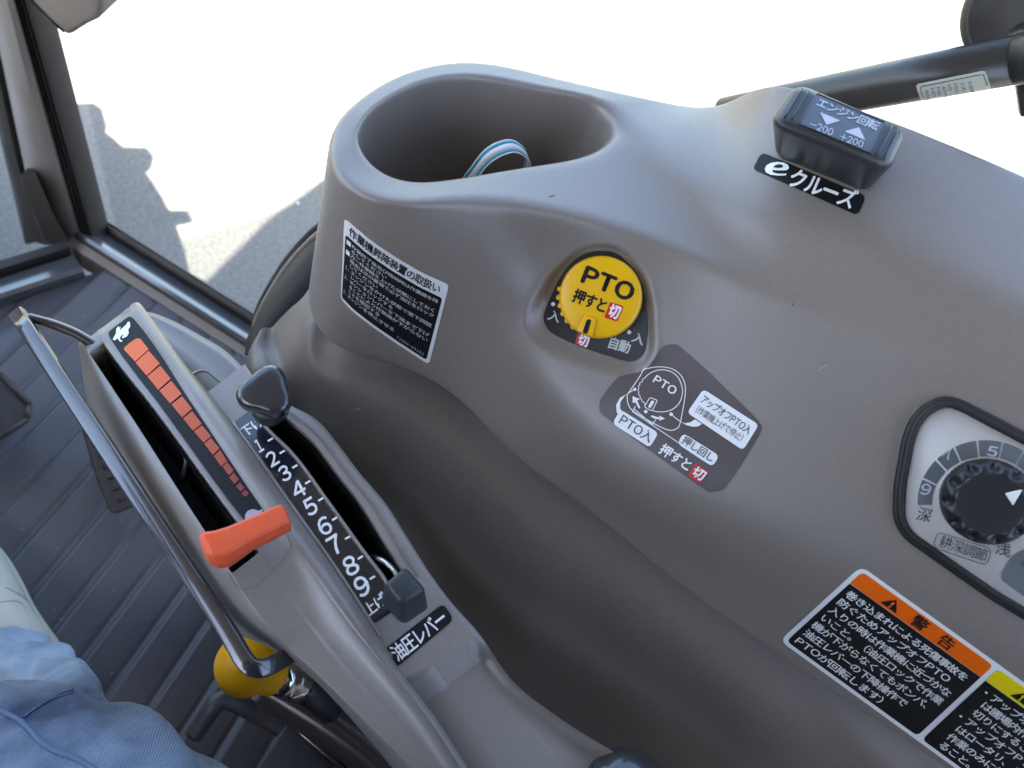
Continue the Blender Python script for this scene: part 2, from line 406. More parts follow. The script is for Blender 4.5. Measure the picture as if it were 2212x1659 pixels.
strip('front_seal', FS0, FS1, [(.035, -.05), (.035, .02), (.05, .02), (.05, -.05)], RUBBER, (0, 1, 0))
# corner pillar: steel post with a round inner face, two window seals
def hray(px, py, h): return at_h(px, py, h)
HB, HT = .64, .655
def post(name, base, top, material, depth=.05):
    """base/top: lists of pixel columns across the post; built as a ribbed post with real depth"""
    R = []
    for t in np.linspace(0, 1, 9):
        front = []
        for (bx, by, bd), (tx, ty, td) in zip(base, top):
            a = at_h(bx, by, HB+bd); b = at_h(tx, ty, HT+td); front.append(a+(b-a)*(t*1.9-.02))
        back = [p+hv*depth for p in front[::-1]]
        R.append([tuple(p) for p in front+back])
    return sharp(grid(name, R, material, cab, cv=True, caps=True), 50)
post('corner_pillar', [(84, 512, .012), (90, 516, .0), (118, 522, -.012), (150, 524, -.014), (172, 520, -.008), (180, 516, .004)],
     [(-20, 20, .012), (-14, 20, 0), (2, 20, -.012), (20, 20, -.014), (34, 20, -.008), (40, 20, .004)], FRAME)
post('pillar_seal', [(179, 516, .001), (186, 518, -.002), (190, 519, .003), (194, 521, -.001), (198, 523, .003), (204, 526, .001), (212, 530, .004)],
     [(39, 20, .001), (45, 20, -.002), (49, 20, .003), (53, 20, -.001), (57, 20, .003), (62, 20, .001), (70, 20, .004)], SEALM, .03)
post('windshield_seal', [(52, 520, .02), (60, 520, .012), (74, 516, .012), (83, 512, .018)], [(-66, 20, .02), (-58, 20, .012), (-36, 20, .012), (-21, 20, .018)], SEALM, .03)
# flared foot of the pillar, meeting both sills
fo_ = roundpoly([(44, 380), (60, 362), (74, 366), (102, 431), (122, 478), (150, 520), (100, 530), (52, 516)], [3, 5, 5, 20, 20, 4, 4, 4])
box_from('pillar_foot', [at_h(x, y, HB-.030) for x, y in fo_], [at_h(x, y, HB+.02) for x, y in fo_], mat('dark brown bracket plastic', (.05, .043, .038), .5, .4), cab, .006, 3)
# grey housing bolted on the pillar, upper left
hp = [(40, -60), (62, 4), (102, 48), (146, 80), (182, 57), (206, 46), (217, 34), (219, 0), (219, -60)]
hb = [at_h(x, y, .60) for x, y in hp]; hd = [at_h(x, y, .60)+hv*.10+zv*.02 for x, y in hp]
HO = thing('pillar_housing', 'beige grey angular plastic housing high on the corner pillar, top left', 'housing')
box_from('shell', hb, hd, HOUSING, HO, .006, 3)
sm = [at_h(x, y, .5985) for x, y in [(52, -40), (70, 4), (110, 45), (138, 69)]]
tube('seam_line', sm, .0012, INK, HO, 6)
# panes
def pane(name, q, parent=cab):
    a, b, c, d = [np.array(p, float) for p in q]; n = np.cross(b-a, d-a); n /= np.linalg.norm(n); c = c-n*(c-a).dot(n)
    o = box_from(name, [a, b, c, d], [p+n*.004 for p in (a, b, c, d)], GLASS, parent, 0)
    for f in o.data.polygons: f.use_smooth = False
    return o
TOPR0, TOPR1 = S0+SN*.075+np.array([-.02, .05, 1.45]), SE+SN*.12+zv*1.45
pane('side_pane', [S0+SN*.036+zv*.012+sdv*.03, SE+SN*.036+zv*.012, TOPR1, TOPR0])
pane('front_pane', [FS0+np.array([0, .042, .015]), FS1+np.array([-.03, .042, .015]), np.array([.15, 1.02, 1.45]), np.array([-.75, 1.02, 1.45])])
# unseen roof above the operator, stretched left to keep sun off the floor
rf = [(-1.0, -.85), (-1.0, .60), (-.66, .83), (-.4, .96), (-.16, 1.04), (.1, 1.06), (.35, 1.0), (.53, .88), (.63, .62), (.68, 0), (.68, -.85)]
box_from('roof', [np.array([x, y, 1.62]) for x, y in rf], [np.array([x, y, 1.55]) for x, y in rf], HOUSING, cab, .02, 2)
for x, y in ((-.78, -.75), (.68, -.75), (-.78, .62)): tube('corner_post', [(x, y, -.3), (x, y, 1.56)], .035, FRAME, cab, 10)
box_from('rear_light_block', [np.array(p) for p in ((-.8, -.8, .92), (.7, -.8, .92), (.7, -.84, .92), (-.8, -.84, .92))], [np.array(p) for p in ((-.8, -.8, -.4), (.7, -.8, -.4), (.7, -.84, -.4), (-.8, -.84, -.4))], FRAME, cab, .01, 2)  # unseen, added to cut the light from the rear window
box_from('left_light_block', [np.array(p) for p in ((-.8, -.8, .95), (-.76, -.8, .95), (-.76, .8, .80), (-.8, .8, .80))], [np.array(p) for p in ((-.8, -.8, -.4), (-.76, -.8, -.4), (-.76, .8, -.4), (-.8, .8, -.4))], FRAME, cab, .01, 2)  # unseen opaque panel added in place of door glass to block light
# tractor wheel out of frame, throwing the lugged shadow on the asphalt
wh = None
def ringbm(name, prof, material):
    R = []
    for k in range(48):
        a = 2*pi*k/48; R.append([(x, r*cos(a), r*sin(a)) for x, r in prof])
    return sharp(grid(name, R, material, wh, cu=True, cv=True))
wh = ringbm('wheel', [(-.16, .30), (-.18, .42), (-.17, .52), (-.12, .55), (0, .56), (.12, .55), (.17, .52), (.18, .42), (.16, .30)], RUBBER)
wh.parent = cab; wh.location = (-.13, 1.50, GZ+.62)
ringbm('rim', [(-.15, .30), (-.12, .26), (.02, .24), (.02, .05), (.06, .05), (.06, .25), (.15, .30)], WHITE2)
for k in range(14):
    for sx in (1, -1):
        a = 2*pi*(k+(.0 if sx > 0 else .5))/14; pts = []
        for x, r, da in ((.0, .55, -.03), (.17, .53, .08), (.19, .44, .10)):
            for dd, rr in ((-.045, r-.03), (-.035, r+.085), (.035, r+.085), (.045, r-.03)): pts.append((sx*x, rr*cos(a+da+dd), rr*sin(a+da+dd)))
        grid('lug', np.array(pts).reshape(3, 4, 3), RUBBER, wh, cv=True, caps=True, smooth=False)

# ================================================================== SIDE CONSOLE, upper body: one cage, smoothed
def zz(p, z): return at_z(p[0], p[1], z)
N_A = [(709, 330, .758), (728, 385, .761), (790, 425, .765), (870, 440, .766), (960, 433, .766), (1060, 432, .766), (1160, 448, .766), (1270, 472, .765), (1380, 505, .763),
       (1490, 550, .766), (1600, 610, .773), (1720, 655, .783), (1850, 700, .794), (2000, 755, .807), (2150, 815, .818), (2420, 915, .835), (2750, 1040, .856)]
N_B = [(702, 392), (718, 440), (792, 465), (880, 480), (970, 500), (1065, 530), (1165, 590), (1260, 660), (1370, 755), (1490, 840), (1600, 900), (1740, 950), (1890, 995), (2060, 1050), (2250, 1110), (2520, 1210), (2850, 1340)]
N_C = [(694, 470), (710, 520), (793, 525), (890, 540), (985, 580), (1070, 650), (1135, 740), (1205, 870), (1290, 975), (1415, 1050), (1560, 1115), (1720, 1195), (1880, 1285), (2050, 1375), (2250, 1485), (2520, 1620), (2850, 1790)]
N_CD = [(678, 565), (700, 630), (780, 650), (870, 670), (962, 710), (1045, 770), (1105, 850), (1175, 960), (1265, 1045), (1375, 1130), (1510, 1210), (1655, 1300), (1805, 1398), (1965, 1500), (2155, 1622), (2410, 1765), (2740, 1950)]
N_D = [(662, 662), (690, 735), (765, 777), (850, 795), (940, 828), (1012, 888), (1080, 965), (1140, 1017), (1235, 1077), (1340, 1162), (1470, 1272), (1600, 1367), (1740, 1459), (1900, 1568), (2080, 1692), (2330, 1855), (2650, 2050)]
HOLE = [(774, 303), (795, 343), (840, 378), (905, 392), (985, 382), (1065, 367), (1150, 351), (1246, 337), (1312, 310)]
S_A = [(712, 288, .753), (735, 243, .753), (790, 197, .753), (860, 156, .753), (940, 133, .753), (1020, 127, .753), (1100, 138, .753), (1200, 164, .753), (1320, 193, .753), (1420, 214, .753),
       (1508, 232, .757), (1572, 220, .776), (1630, 184, .804), (1692, 172, .824), (1790, 204, .834), (1960, 264, .848), (2210, 368, .860), (2500, 500, .868)]
S_H = [(776, 280), (790, 250), (825, 218), (890, 183), (950, 166), (1010, 161), (1080, 170), (1160, 188), (1256, 202), (1312, 225)]
QH = (1338, 268)
SPINE = [(1520, 420, .775), (1640, 455, .797), (1770, 480, .811), (1900, 530, .823), (2080, 600, .836), (2350, 700, .850), (2650, 820, .862)]
HF_D = {0: .326, 1: .306, 2: .300, 3: .302, 4: .308}
ZD = [.606, .608, .610, .605, .602, .598, .596, .596, .597, .599, .602, .609, .617, .624, .632, .642, .652]
DB = [None, None, None, None, None, None, .529, .534, .530, .524, .520, .517, .518, .521, .529, .545, .570]
DC = [None, None, None, None, None, .528, .530, .529, .525, .519, .516, .516, .520, .528, .541, .562, .590]
cols = []      # each: dict with rows
nN = len(N_A)
for i in reversed(range(nN)):
    A = at_z(*N_A[i]); D = at_z(*N_D[i], ZD[i])
    ha, hd_ = A.dot(hv), D.dot(hv)
    B = at_d(*N_B[i], DB[i]) if DB[i] else at_h(*N_B[i], ha+(hd_-ha)*.22)
    Cc = at_d(*N_C[i], DC[i]) if DC[i] else at_h(*N_C[i], ha+(hd_-ha)*.45)
    c1 = Cc.dot(hv)
    CD = at_h(*N_CD[i], c1+(hd_-c1)*.55+(.004 if i > 5 else 0))
    inner = at_z(*HOLE[i], .758) if i < 9 else (at_z(*QH, .758) if i == 9 else at_z(*SPINE[i-10]))
    cols.append(dict(side='n', k=i, P0=inner, A=A, B=B, C=Cc, CD=CD, D=D))
nose_c = np.array([.285, .275, .6])
for i in range(len(S_A)):
    A = at_z(*S_A[i]); out = A-np.array([.30, .22, 0]); out[2] = 0
    # outward direction across the sill side of the body
    p = at_z(*S_A[max(i-1, 0)]); q = at_z(*S_A[min(i+1, len(S_A)-1)]); t = q-p; t[2] = 0; t /= np.linalg.norm(t); o = np.array([-t[1], t[0], 0])
    if o.dot(np.array([.7, .7, 0])) < 0 and i > 2: o = -o
    if i <= 2 and o.dot(A-nose_c) < 0: o = -o
    zl = .606+.06*max(0, i-8)/9
    dn = lambda f, k: np.array([*(A+o*k)[:2], A[2]+(zl-A[2])*f])
    inner = at_z(*S_H[i], .758) if i < 10 else (at_z(*QH, .758) if i == 10 else at_z(*SPINE[i-11]))
    cols.append(dict(side='s', k=i, P0=inner, A=A, B=dn(.25, .001), C=dn(.5, .002), CD=dn(.75, .003), D=dn(1, .003)))
bm = bmesh.new(); cache = {}
def vert(p):
    k = tuple(np.round(p, 6))
    if k not in cache: cache[k] = bm.verts.new(V(p))
    return cache[k]
ROWS = []
for c in cols:
    P0, A, B, Cc, CD, D = (c[k] for k in ('P0', 'A', 'B', 'C', 'CD', 'D'))
    nrm = D-Cc
    inw = np.array([.02, .012, .004]) if c['side'] == 'n' else -np.array([.004, .003, 0])
    R0 = P0+(A-P0)*.26
    hole = (c['side'] == 'n' and c['k'] <= 9) or (c['side'] == 's' and c['k'] <= 10)
    ra = .22 if c['side'] == 'n' else .25
    la = np.linalg.norm(A-B); f = min(.4, .012/la) if c['side'] == 'n' else min(.3, .010/la)
    row = [P0, (R0 if hole else P0+(A-P0)*.3), P0+(A-P0)*.55, A+(P0-A)*min(.4, .013/np.linalg.norm(P0-A)), A, A+(B-A)*f, B, Cc, CD, CD+(D-CD)*.9, D, D+(inw if c['side'] == 'n' else np.array([0, 0, -.01]))]
    ROWS.append([vert(p) for p in row])
for i in range(len(ROWS)-1):
    for j in range(len(ROWS[0])-1):
        q = [ROWS[i][j], ROWS[i+1][j], ROWS[i+1][j+1], ROWS[i][j+1]]; u = []
        for x in q:
            if x not in u: u.append(x)
        if len(u) >= 3:
            try: bm.faces.new(u)
            except ValueError: pass
# pocket of the cup holder: walls and floor
ring = [c for c in cols if (c['side'] == 'n' and c['k'] <= 9) or (c['side'] == 's' and c['k'] <= 10)]
ring = [r for n_, r in enumerate(ring) if not (r['side'] == 's' and r['k'] == 10)]   # Q appears once
cen = sum(r['P0'] for r in ring)/len(ring); cen[2] = 0
W_ = []
for r in ring:
    p = r['P0']; lv = []
    for dz, k in ((0, 1), (-.012, .975), (-.045, .955), (-.088, .92), (-.097, .90), (-.10, .80), (-.101, .4)):
        q = cen+(p-cen)*k; q[2] = p[2]+dz; lv.append(vert(q) if dz else vert(p))
    lv.append(vert(np.array([cen[0], cen[1], .656]))); W_.append(lv)
for i in range(len(W_)):
    a, b = W_[i], W_[(i+1) % len(W_)]
    for j in range(len(a)-1):
        u = []
        for x in (a[j], a[j+1], b[j+1], b[j]):
            if x not in u: u.append(x)
        try: bm.faces.new(u)
        except ValueError: pass
console = thing('side_console', 'taupe plastic side console with a deep oval cup pocket, beside the side window', 'console')
body = from_bm('upper_body', bm, PLASTIC, console)
subsurf(body, 4)
# moulded dish around the PTO dial: pressed into the dense surface along its normals
PT = lambda x, y: (1134+.179*x, 513+.179*y)
PLATE = [PT(*p) for p in [(880, 160), (1070, 175), (1220, 280), (1380, 480), (1455, 740), (1477, 960), (1475, 1200), (1450, 1360), (1370, 1465), (1240, 1495), (1000, 1430), (650, 1310), (350, 1170), (255, 1075), (225, 950), (290, 760), (400, 520), (540, 320), (700, 205)]]
PLATE = [tuple(p) for p in catmull(PLATE, 5, True)]
PA = np.array(PLATE)
def poly_dist(x, y, Q):
    a = Q; b = np.roll(Q, -1, 0); p = np.array([x, y]); ab = b-a
    t = np.clip(((p-a)*ab).sum(1)/(ab*ab).sum(1), 0, 1); d = np.hypot(*((a+ab*t[:, None])-p).T).min()
    ins = False
    for (x1, y1), (x2, y2) in zip(a, b):
        if (y1 > y) != (y2 > y) and x < (x2-x1)*(y-y1)/(y2-y1)+x1: ins = not ins
    return -d if ins else d
me = body.data; NRM = [Vector(v.normal) for v in me.vertices]
for v in me.vertices:
    px, py = proj(v.co)
    if not (1080 < px < 1480 and 480 < py < 840): continue
    if (v.co-Vector(CAM)).length > .60 or NRM[v.index].dot(v.co-Vector(CAM)) > 0: continue
    d = poly_dist(px, py, PA); skew = (px-1296)*(-.5)+(py-640)*.5     # the dish is deeper at its lower left
    wdt = 17+max(0, min(30, .20*skew+5))
    t = max(0, min(1, d/wdt)); s = t*t*(3-2*t)
    lip = .0005*math.exp(-((d-wdt)/7)**2)
    n = NRM[v.index]
    v.co += n*(-.0040*(1-s)+lip)
me.update()
BODY = bvh_of(body)
# small marks: scuffs and dust on the plastic
dc = Decal(BODY)
DUSTM = mat('pale dust', (.5, .48, .45), .8, .1); SCUFF = mat('dark scuff', (.10, .09, .08), .7, .2)
for x, y, dx, dy, w_, mm in ((1185, 426, 14, -4, 2.2, SCUFF), (1712, 655, 3, 6, 3, SCUFF), (1767, 802, 20, -14, 1.0, DUSTM), (1392, 1210, 14, 8, 1.6, DUSTM), (1408, 1219, 6, 3, 1.4, DUSTM), (1455, 1250, 4, 2, 1.2, DUSTM), (1070, 545, 1.5, -6, .9, DUSTM), (1700, 520, 2, 2, 1.3, DUSTM)):
    dc.strokes('scuff_mark' if mm is SCUFF else 'dust_mark', [[(x, y), (x+dx*.5, y+dy*.6), (x+dx, y+dy)]], w_, mm, console, .00012)

# lower body under the parting line, falling to the floor
LT = [[(662, 632), (625, 668), (590, 705), (552, 757)], [(664, 662), (632, 705), (590, 748), (529, 796)], [(672, 695), (650, 750), (615, 808), (545, 862)], [(698, 748), (682, 815), (655, 872), (620, 940)],
      [(765, 777), (757, 850), (738, 922), (712, 1000)], [(850, 795), (850, 888), (835, 975), (815, 1066)], [(940, 828), (940, 945), (915, 1055), (885, 1155)], [(1012, 888), (1012, 1015), (992, 1135), (950, 1255)],
      [(1080, 965), (1085, 1090), (1066, 1215), (1028, 1335)], [(1140, 1017), (1160, 1160), (1152, 1288), (1108, 1415)], [(1235, 1077), (1262, 1220), (1262, 1350), (1220, 1485)], [(1340, 1162), (1382, 1310), (1382, 1438), (1340, 1560)],
      [(1470, 1272), (1512, 1420), (1522, 1540), (1490, 1660)], [(1600, 1367), (1642, 1510), (1652, 1640), (1620, 1760)], [(1740, 1459), (1790, 1590), (1800, 1725), (1770, 1860)], [(1900, 1568), (1950, 1700), (1960, 1820), (1930, 1960)],
      [(2080, 1692), (2130, 1785), (2140, 1925), (2110, 2060)], [(2330, 1855), (2380, 1915), (2390, 2055), (2360, 2190)]]
zt_ = [.60, .60, .605, .608, .610, .605, .602, .598, .596, .596, .597, .599, .602, .609, .617, .624, .632, .642]
G = []
for i, c in enumerate(LT):
    pts = []
    for j, (dz, push) in enumerate(((-.006, .018), (-.024, .013), (-.062, .006), (-.125, 0))):
        if i < 3: dz = (-.002, -.02, -.045, -.075)[j]
        p = at_z(*c[j], zt_[i]+dz); p = p+(p-CAM)/np.linalg.norm(p-CAM)*push*(1 if i > 2 else .5)
        pts.append(p)
    t = pts[0].copy(); t[2] += .02; t += hv*.03
    last = pts[-1]; e1 = last.copy(); e1[2] = .25; e2 = last.copy(); e2[2] = .0
    pts = [t]+pts+[e1, e2]; G.append(pts)
G = np.array(G); G2 = np.array([catmull(G[:, j], 5) for j in range(G.shape[1])]).transpose(1, 0, 2)
G3 = np.array([catmull(r, 6) for r in G2])
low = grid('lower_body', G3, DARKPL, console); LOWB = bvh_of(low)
Decal(LOWB).strokes('dust_mark', [[(768, 885), (773, 883), (779, 881)]], 1.6, DUSTM, console, .0002)

# wheel arch cover of dark plastic behind the console, and its rim
fo = [(700, 500), (675, 519), (642, 552), (607, 597), (574, 652), (558, 685), (549, 716), (549, 756)]
fi = [(720, 590), (690, 610), (660, 634), (628, 664), (598, 697), (576, 724), (556, 752), (546, 775)]
F = []
for (a, b), (c, d), zq in zip(fo, fi, np.linspace(.50, .30, 8)):
    P = at_z(a, b, zq); Q = at_z(c, d, .50-.0*zq); M_ = (P+Q)/2+np.array([-.012, -.004, .012])
    Pd = P+np.array([.02, .012, -.03])
    F.append([tuple(Pd), tuple(P+np.array([.004, .002, -.002])), tuple(P), tuple(P*.8+M_*.2+np.array([0, 0, .002])), tuple(M_), tuple(Q), tuple(Q+np.array([.02, .0, -.05]))])
F = np.array(F); F2 = np.array([catmull(F[:, j], 5) for j in range(F.shape[1])]).transpose(1, 0, 2)
fen = thing('wheel_arch_cover', 'dark curved wheel arch cover between the side window and the console', 'fender')
grid('cover', F2, mat('dark arch plastic', (.024, .019, .016), .62, .25), fen)
tube('rim_edge', F2[:, 2]+np.array([0, 0, .002]), .0035, HOUSING, fen, 8)
tube('rim_seal', F2[:, 1]+np.array([.004, .006, .002]), .006, RUBBER, fen, 8)
# lit strip of tape in the pocket: a striped loop of band
lp = []
for a, hgt in zip(np.linspace(0, pi, 25), np.linspace(0, 1, 25)):
    lp.append(a)
strap = thing('striped_ribbon', 'white ribbon loop with teal edge stripes standing in the cup pocket', 'ribbon')
c1 = catmull([at_z(985, 425, .685), at_z(1022, 376, .712), at_z(1050, 341, .730), at_z(1082, 321, .737), at_z(1112, 316, .734), at_z(1138, 333, .722), at_z(1142, 352, .708), at_z(1136, 385, .68)], 6)
wv = (IX*6.5+IY*13)*.53/FPX+FW*.0025
RIBW = mat('white ribbon weave', (.92, .92, .93), .5, .4)
sec = [(-1.0, -.80, RIBW), (-.80, -.42, TEAL), (-.42, .42, RIBW), (.42, .80, TEAL), (.80, 1.0, RIBW)]
for n_, (a, b, mm) in enumerate(sec):
    R = []
    for i, p in enumerate(c1):
        d = c1[min(i+1, len(c1)-1)]-c1[max(i-1, 0)]; d /= np.linalg.norm(d); nn = np.cross(d, wv); nn /= np.linalg.norm(nn)
        R.append([tuple(p+wv*a), tuple(p+wv*b), tuple(p+wv*b+nn*.0007), tuple(p+wv*a+nn*.0007)])
    grid('band' if mm is RIBW else 'stripe', R, mm, strap, cv=True, caps=True)

# ================================================================== LEVER HOUSING (two tiers, slots are real channels)
AX, AY, A0, AL = .6, .8, (200, 700), 1300.0
def tpar(x, y): return ((x-A0[0])*AX+(y-A0[1])*AY)/AL
def zlev(t): return float(np.interp(t, [-.05, .02, .1, .2, .3, .4, .5, .6, .8, 1.3], [.585, .601, .614, .627, .636, .643, .649, .653, .655, .655]))
class Line:
    def __init__(s, pts, dz=0):
        P = sorted([(tpar(p[0], p[1]), p[0], p[1]) for p in pts]); s.t = np.array([p[0] for p in P]); s.x = np.array([p[1] for p in P]); s.y = np.array([p[2] for p in P]); s.dz = dz
        # smooth slopes
        s.mx = np.gradient(s.x, s.t); s.my = np.gradient(s.y, s.t)
    def px(s, t):
        i = int(np.clip(np.searchsorted(s.t, t)-1, 0, len(s.t)-2)); h = s.t[i+1]-s.t[i]; u = (t-s.t[i])/h
        if u < 0: return s.x[0]+s.mx[0]*(t-s.t[0]), s.y[0]+s.my[0]*(t-s.t[0])
        if u > 1: return s.x[-1]+s.mx[-1]*(t-s.t[-1]), s.y[-1]+s.my[-1]*(t-s.t[-1])
        a, b, c, d = 2*u**3-3*u**2+1, u**3-2*u**2+u, -2*u**3+3*u**2, u**3-u**2
        return a*s.x[i]+b*h*s.mx[i]+c*s.x[i+1]+d*h*s.mx[i+1], a*s.y[i]+b*h*s.my[i]+c*s.y[i+1]+d*h*s.my[i+1]
    def at(s, t, extra=0):
        x, y = s.px(t); dz = s.dz(t) if callable(s.dz) else s.dz
        return at_z(x, y, zlev(t)+dz+extra)
def mixl(a, b, k, dz): # a line between two lines
    class M_:
        def px(s, t): p, q = a.px(t), b.px(t); return p[0]+(q[0]-p[0])*k, p[1]+(q[1]-p[1])*k
        def at(s, t, extra=0):
            x, y = s.px(t); return at_z(x, y, zlev(t)+(dz(t) if callable(dz) else dz)+extra)
    return M_()
step = lambda t: -.010*float(np.interp(t, [.795, .835], [0, 1]))
L1 = Line([(176, 790), (187, 860), (240, 965), (330, 1110), (430, 1270), (505, 1365), (580, 1398), (659, 1452), (756, 1550), (854, 1661), (960, 1790)], lambda t: float(np.interp(t, [.03, .3, .5], [-.022, -.036, -.045])))
L2 = Line([(192, 762), (300, 925), (401, 1083), (470, 1190), (530, 1285), (600, 1375), (690, 1460), (790, 1560), (890, 1660), (990, 1780)], lambda t: float(np.interp(t, [.45, .62], [-.003, -.020])))
L3 = Line([(221, 737), (235, 757), (330, 878), (480, 1083), (548, 1175), (605, 1265), (665, 1350), (740, 1445), (830, 1545), (925, 1645), (1020, 1755)], lambda t: float(np.interp(t, [.45, .62], [-.002, -.0125])))
L4 = Line([(224, 714), (246, 748), (345, 880), (492, 1083), (560, 1172), (618, 1260), (676, 1345), (750, 1438), (840, 1536), (935, 1637), (1028, 1748)], lambda t: float(np.interp(t, [.45, .62], [-.002, -.0108])))
L5 = Line([(290, 690), (300, 702), (420, 880), (556, 1083), (615, 1168), (672, 1250), (738, 1340), (815, 1430), (900, 1528), (970, 1625), (1045, 1738)], lambda t: float(np.interp(t, [.4, .62], [-.002, -.0035])))
L6 = Line([(307, 692), (440, 880), (580, 1078), (655, 1195), (715, 1280), (775, 1365), (845, 1455), (925, 1556), (987, 1650), (1060, 1755)], lambda t: .001)
L7 = Line([(326, 686), (400, 786), (507, 919), (621, 1080), (750, 1265), (798, 1340), (866, 1450), (945, 1556), (1005, 1650), (1078, 1752)], lambda t: -.008+step(t)*.3)
def win(t, a, b, w=.006): return float(np.clip(min((t-a)/w, (b-t)/w), 0, 1))
TS = sorted(set(list(np.linspace(.03, 1.12, 90))+[.036, .039, .042, .464, .467, .470, .006, .008, .011, .015, .020, .025]))
housing = thing('lever_housing', 'grey two-tier lever housing with two black slots beside the console', 'lever housing')
R = []
for t in TS:
    f = win(t, .036, .470); dep = -.05*f; endk = math.sqrt(max(0, 1-min(1, (.026-t)/.021)**2)) if t < .026 else 1
    p1, p2, p3, p4, p5, p6, p7 = (L.at(t) for L in (L1, L2, L3, L4, L5, L6, L7))
    m12 = mixl(L1, L2, .62, lambda q: (L1.dz(q)*.25+L2.dz(q)*.75)).at(t)
    base = p1.copy(); base[2] -= .06; base += (p7-p1)*.3
    bot2 = (p2+np.array([.001, 0, 0])).copy(); bot2[2] += dep; bot3 = p3.copy(); bot3[2] += dep
    m67 = (p6+p7)/2+np.array([0, 0, .0018])
    drop = p7.copy(); drop[2] -= .03
    kf = float(np.clip((t-.45)/.12, 0, 1)); m56 = (p5+p6)/2+np.array([0, 0, .0008*(1-kf)+.0003*kf])
    gd = 0
    p4b = p4+(p5-p4)*.02+zv*gd; p5b = p5+(p4-p5)*.02+zv*gd
    row = [base, p1, p1+(m12-p1)*.5+np.array([-.001, 0, .002]), m12, p2+(m12-p2)*.08+zv*.0006, p2+zv*.0002*(1-f), bot2, bot3, p3, p3+(p4-p3)*.5+zv*.0008, p4, (p4+p5)/2, p5, m56, p6, m67, p7, drop]
    if endk < 1: # round the front nose off
        mid = (p2+p6)/2; ax = at_z(*L5.px(.06), zlev(.06))-at_z(*L5.px(.02), zlev(.02))
        row = [p-zv*(1-endk)*.010+(mid-p)*(1-endk)*.12 for p in row]
    R.append([tuple(p) for p in row])
R0 = np.array(R[0]); fr = R0.copy(); fr[:, 2] -= .07; fr += (R0-np.array(R[3]))*.02; R = [fr.tolist()]+R
left_tier = sharp_cols(grid('throttle_tier', R, LEVERPL, housing), len(R[0]), (5, 6, 7, 8), [False]+[.034 < t < .474 for t in TS])
# dark lining of the slot (its walls and floor)
def lining(name, la, lb, a, b, depth, mt):
    Q = []
    for t in np.linspace(a, b, 40):
        p, q = la.at(t), lb.at(t); i = (q-p)/np.linalg.norm(q-p)*.0012; pd = p.copy(); pd[2] -= depth-.002; qd = q.copy(); qd[2] -= depth-.002
        Q.append([tuple(p+i-zv*.003), tuple(pd+i), tuple(qd-i), tuple(q-i-zv*.003)])
    c0 = np.array(Q[0]); 
    return grid(name, Q, mt, housing, smooth=False)
lining('slot_lining', L2, L3, .0425, .4635, .05, WELL)

LT8 = Line([(470, 800), (530, 862), (571, 919), (632, 981), (706, 1081), (789, 1197), (833, 1256), (857, 1326), (925, 1420), (1000, 1530), (1065, 1625), (1130, 1725)], lambda t: -.009+step(t))
LT9 = Line([(500, 770), (560, 838), (620, 902), (674, 951), (730, 1024), (774, 1080), (840, 1185), (872, 1235), (925, 1305), (985, 1380), (1060, 1480), (1140, 1570), (1210, 1660)], lambda t: -.007+step(t))
LT10 = Line([(520, 775), (572, 840), (623, 873), (681, 904), (730, 959), (779, 1024), (828, 1081), (881, 1163), (935, 1248), (974, 1300), (1028, 1360), (1112, 1475), (1200, 1545), (1290, 1604), (1400, 1670)], lambda t: float(np.interp(t, [.25, .45, .75, .84], [-.008, -.006, -.006, -.0065])))
R = []
TSR = sorted(set(list(np.linspace(.205, 1.12, 100))+[.2805, .2835, .655, .658, .661, .79, .795, .80, .81, .82, .83, .835, .84]))
for t in TSR:
    f = win(t, .2775, .661); dep = -.05*f
    p7 = L7.at(t, -.0015+step(t)*.7); p8 = LT8.at(t); p9 = LT9.at(t); p10 = LT10.at(t); pre = p7+(p7-p8)*.12; pre[2] -= .004
    b8 = p8.copy(); b8[2] += dep; b9 = p9.copy(); b9[2] += dep
    p910 = p9+(p10-p9)*.5+zv*.0004
    rimz = 0.0; k = float(np.interp(t, [.80, .84], [0, 1]))
    inner = p10+(p9-p10)*.22; inner[2] += (p9[2]-inner[2])*.9*k
    p910 = p910+zv*(p9[2]-p910[2])*k
    d1 = p10.copy(); d1[2] -= .004; d1 += (p10-p9)*.06; d2 = p10.copy(); d2[2] -= .09; d2 += (p10-p9)*.05
    R.append([tuple(p) for p in [pre, p7, p8+(p7-p8)*.06, p8, b8, b9, p9, p910, inner, p10, d1, d2]])
right_tier = sharp_cols(grid('hydraulic_tier', R, LEVERPL, housing), 12, (1, 3, 4, 5, 6), [t < .79 for t in TSR])
lining('slot_lining', LT8, LT9, .2855, .6545, .05, WELL)
LEFTB, RIGHTB = bvh_of(left_tier), bvh_of(right_tier)
# thin raised rims along the number strip
for La, k, n_ in ((LT8, 0, 'slot_rim'), (L7, 0, 'slot_rim')):
    pth = [La.at(t)+zv*.0007 for t in np.linspace(.275 if La is LT8 else .27, .70, 40)]
    tube(n_, pth, .0011, LEVERPL, housing, 8)
tube('seam_line', [mixl(LT9, LT10, .42, -.006).at(t)+zv*.0006 for t in np.linspace(.29, .66, 30)], .0004, DARKPL, housing, 6)
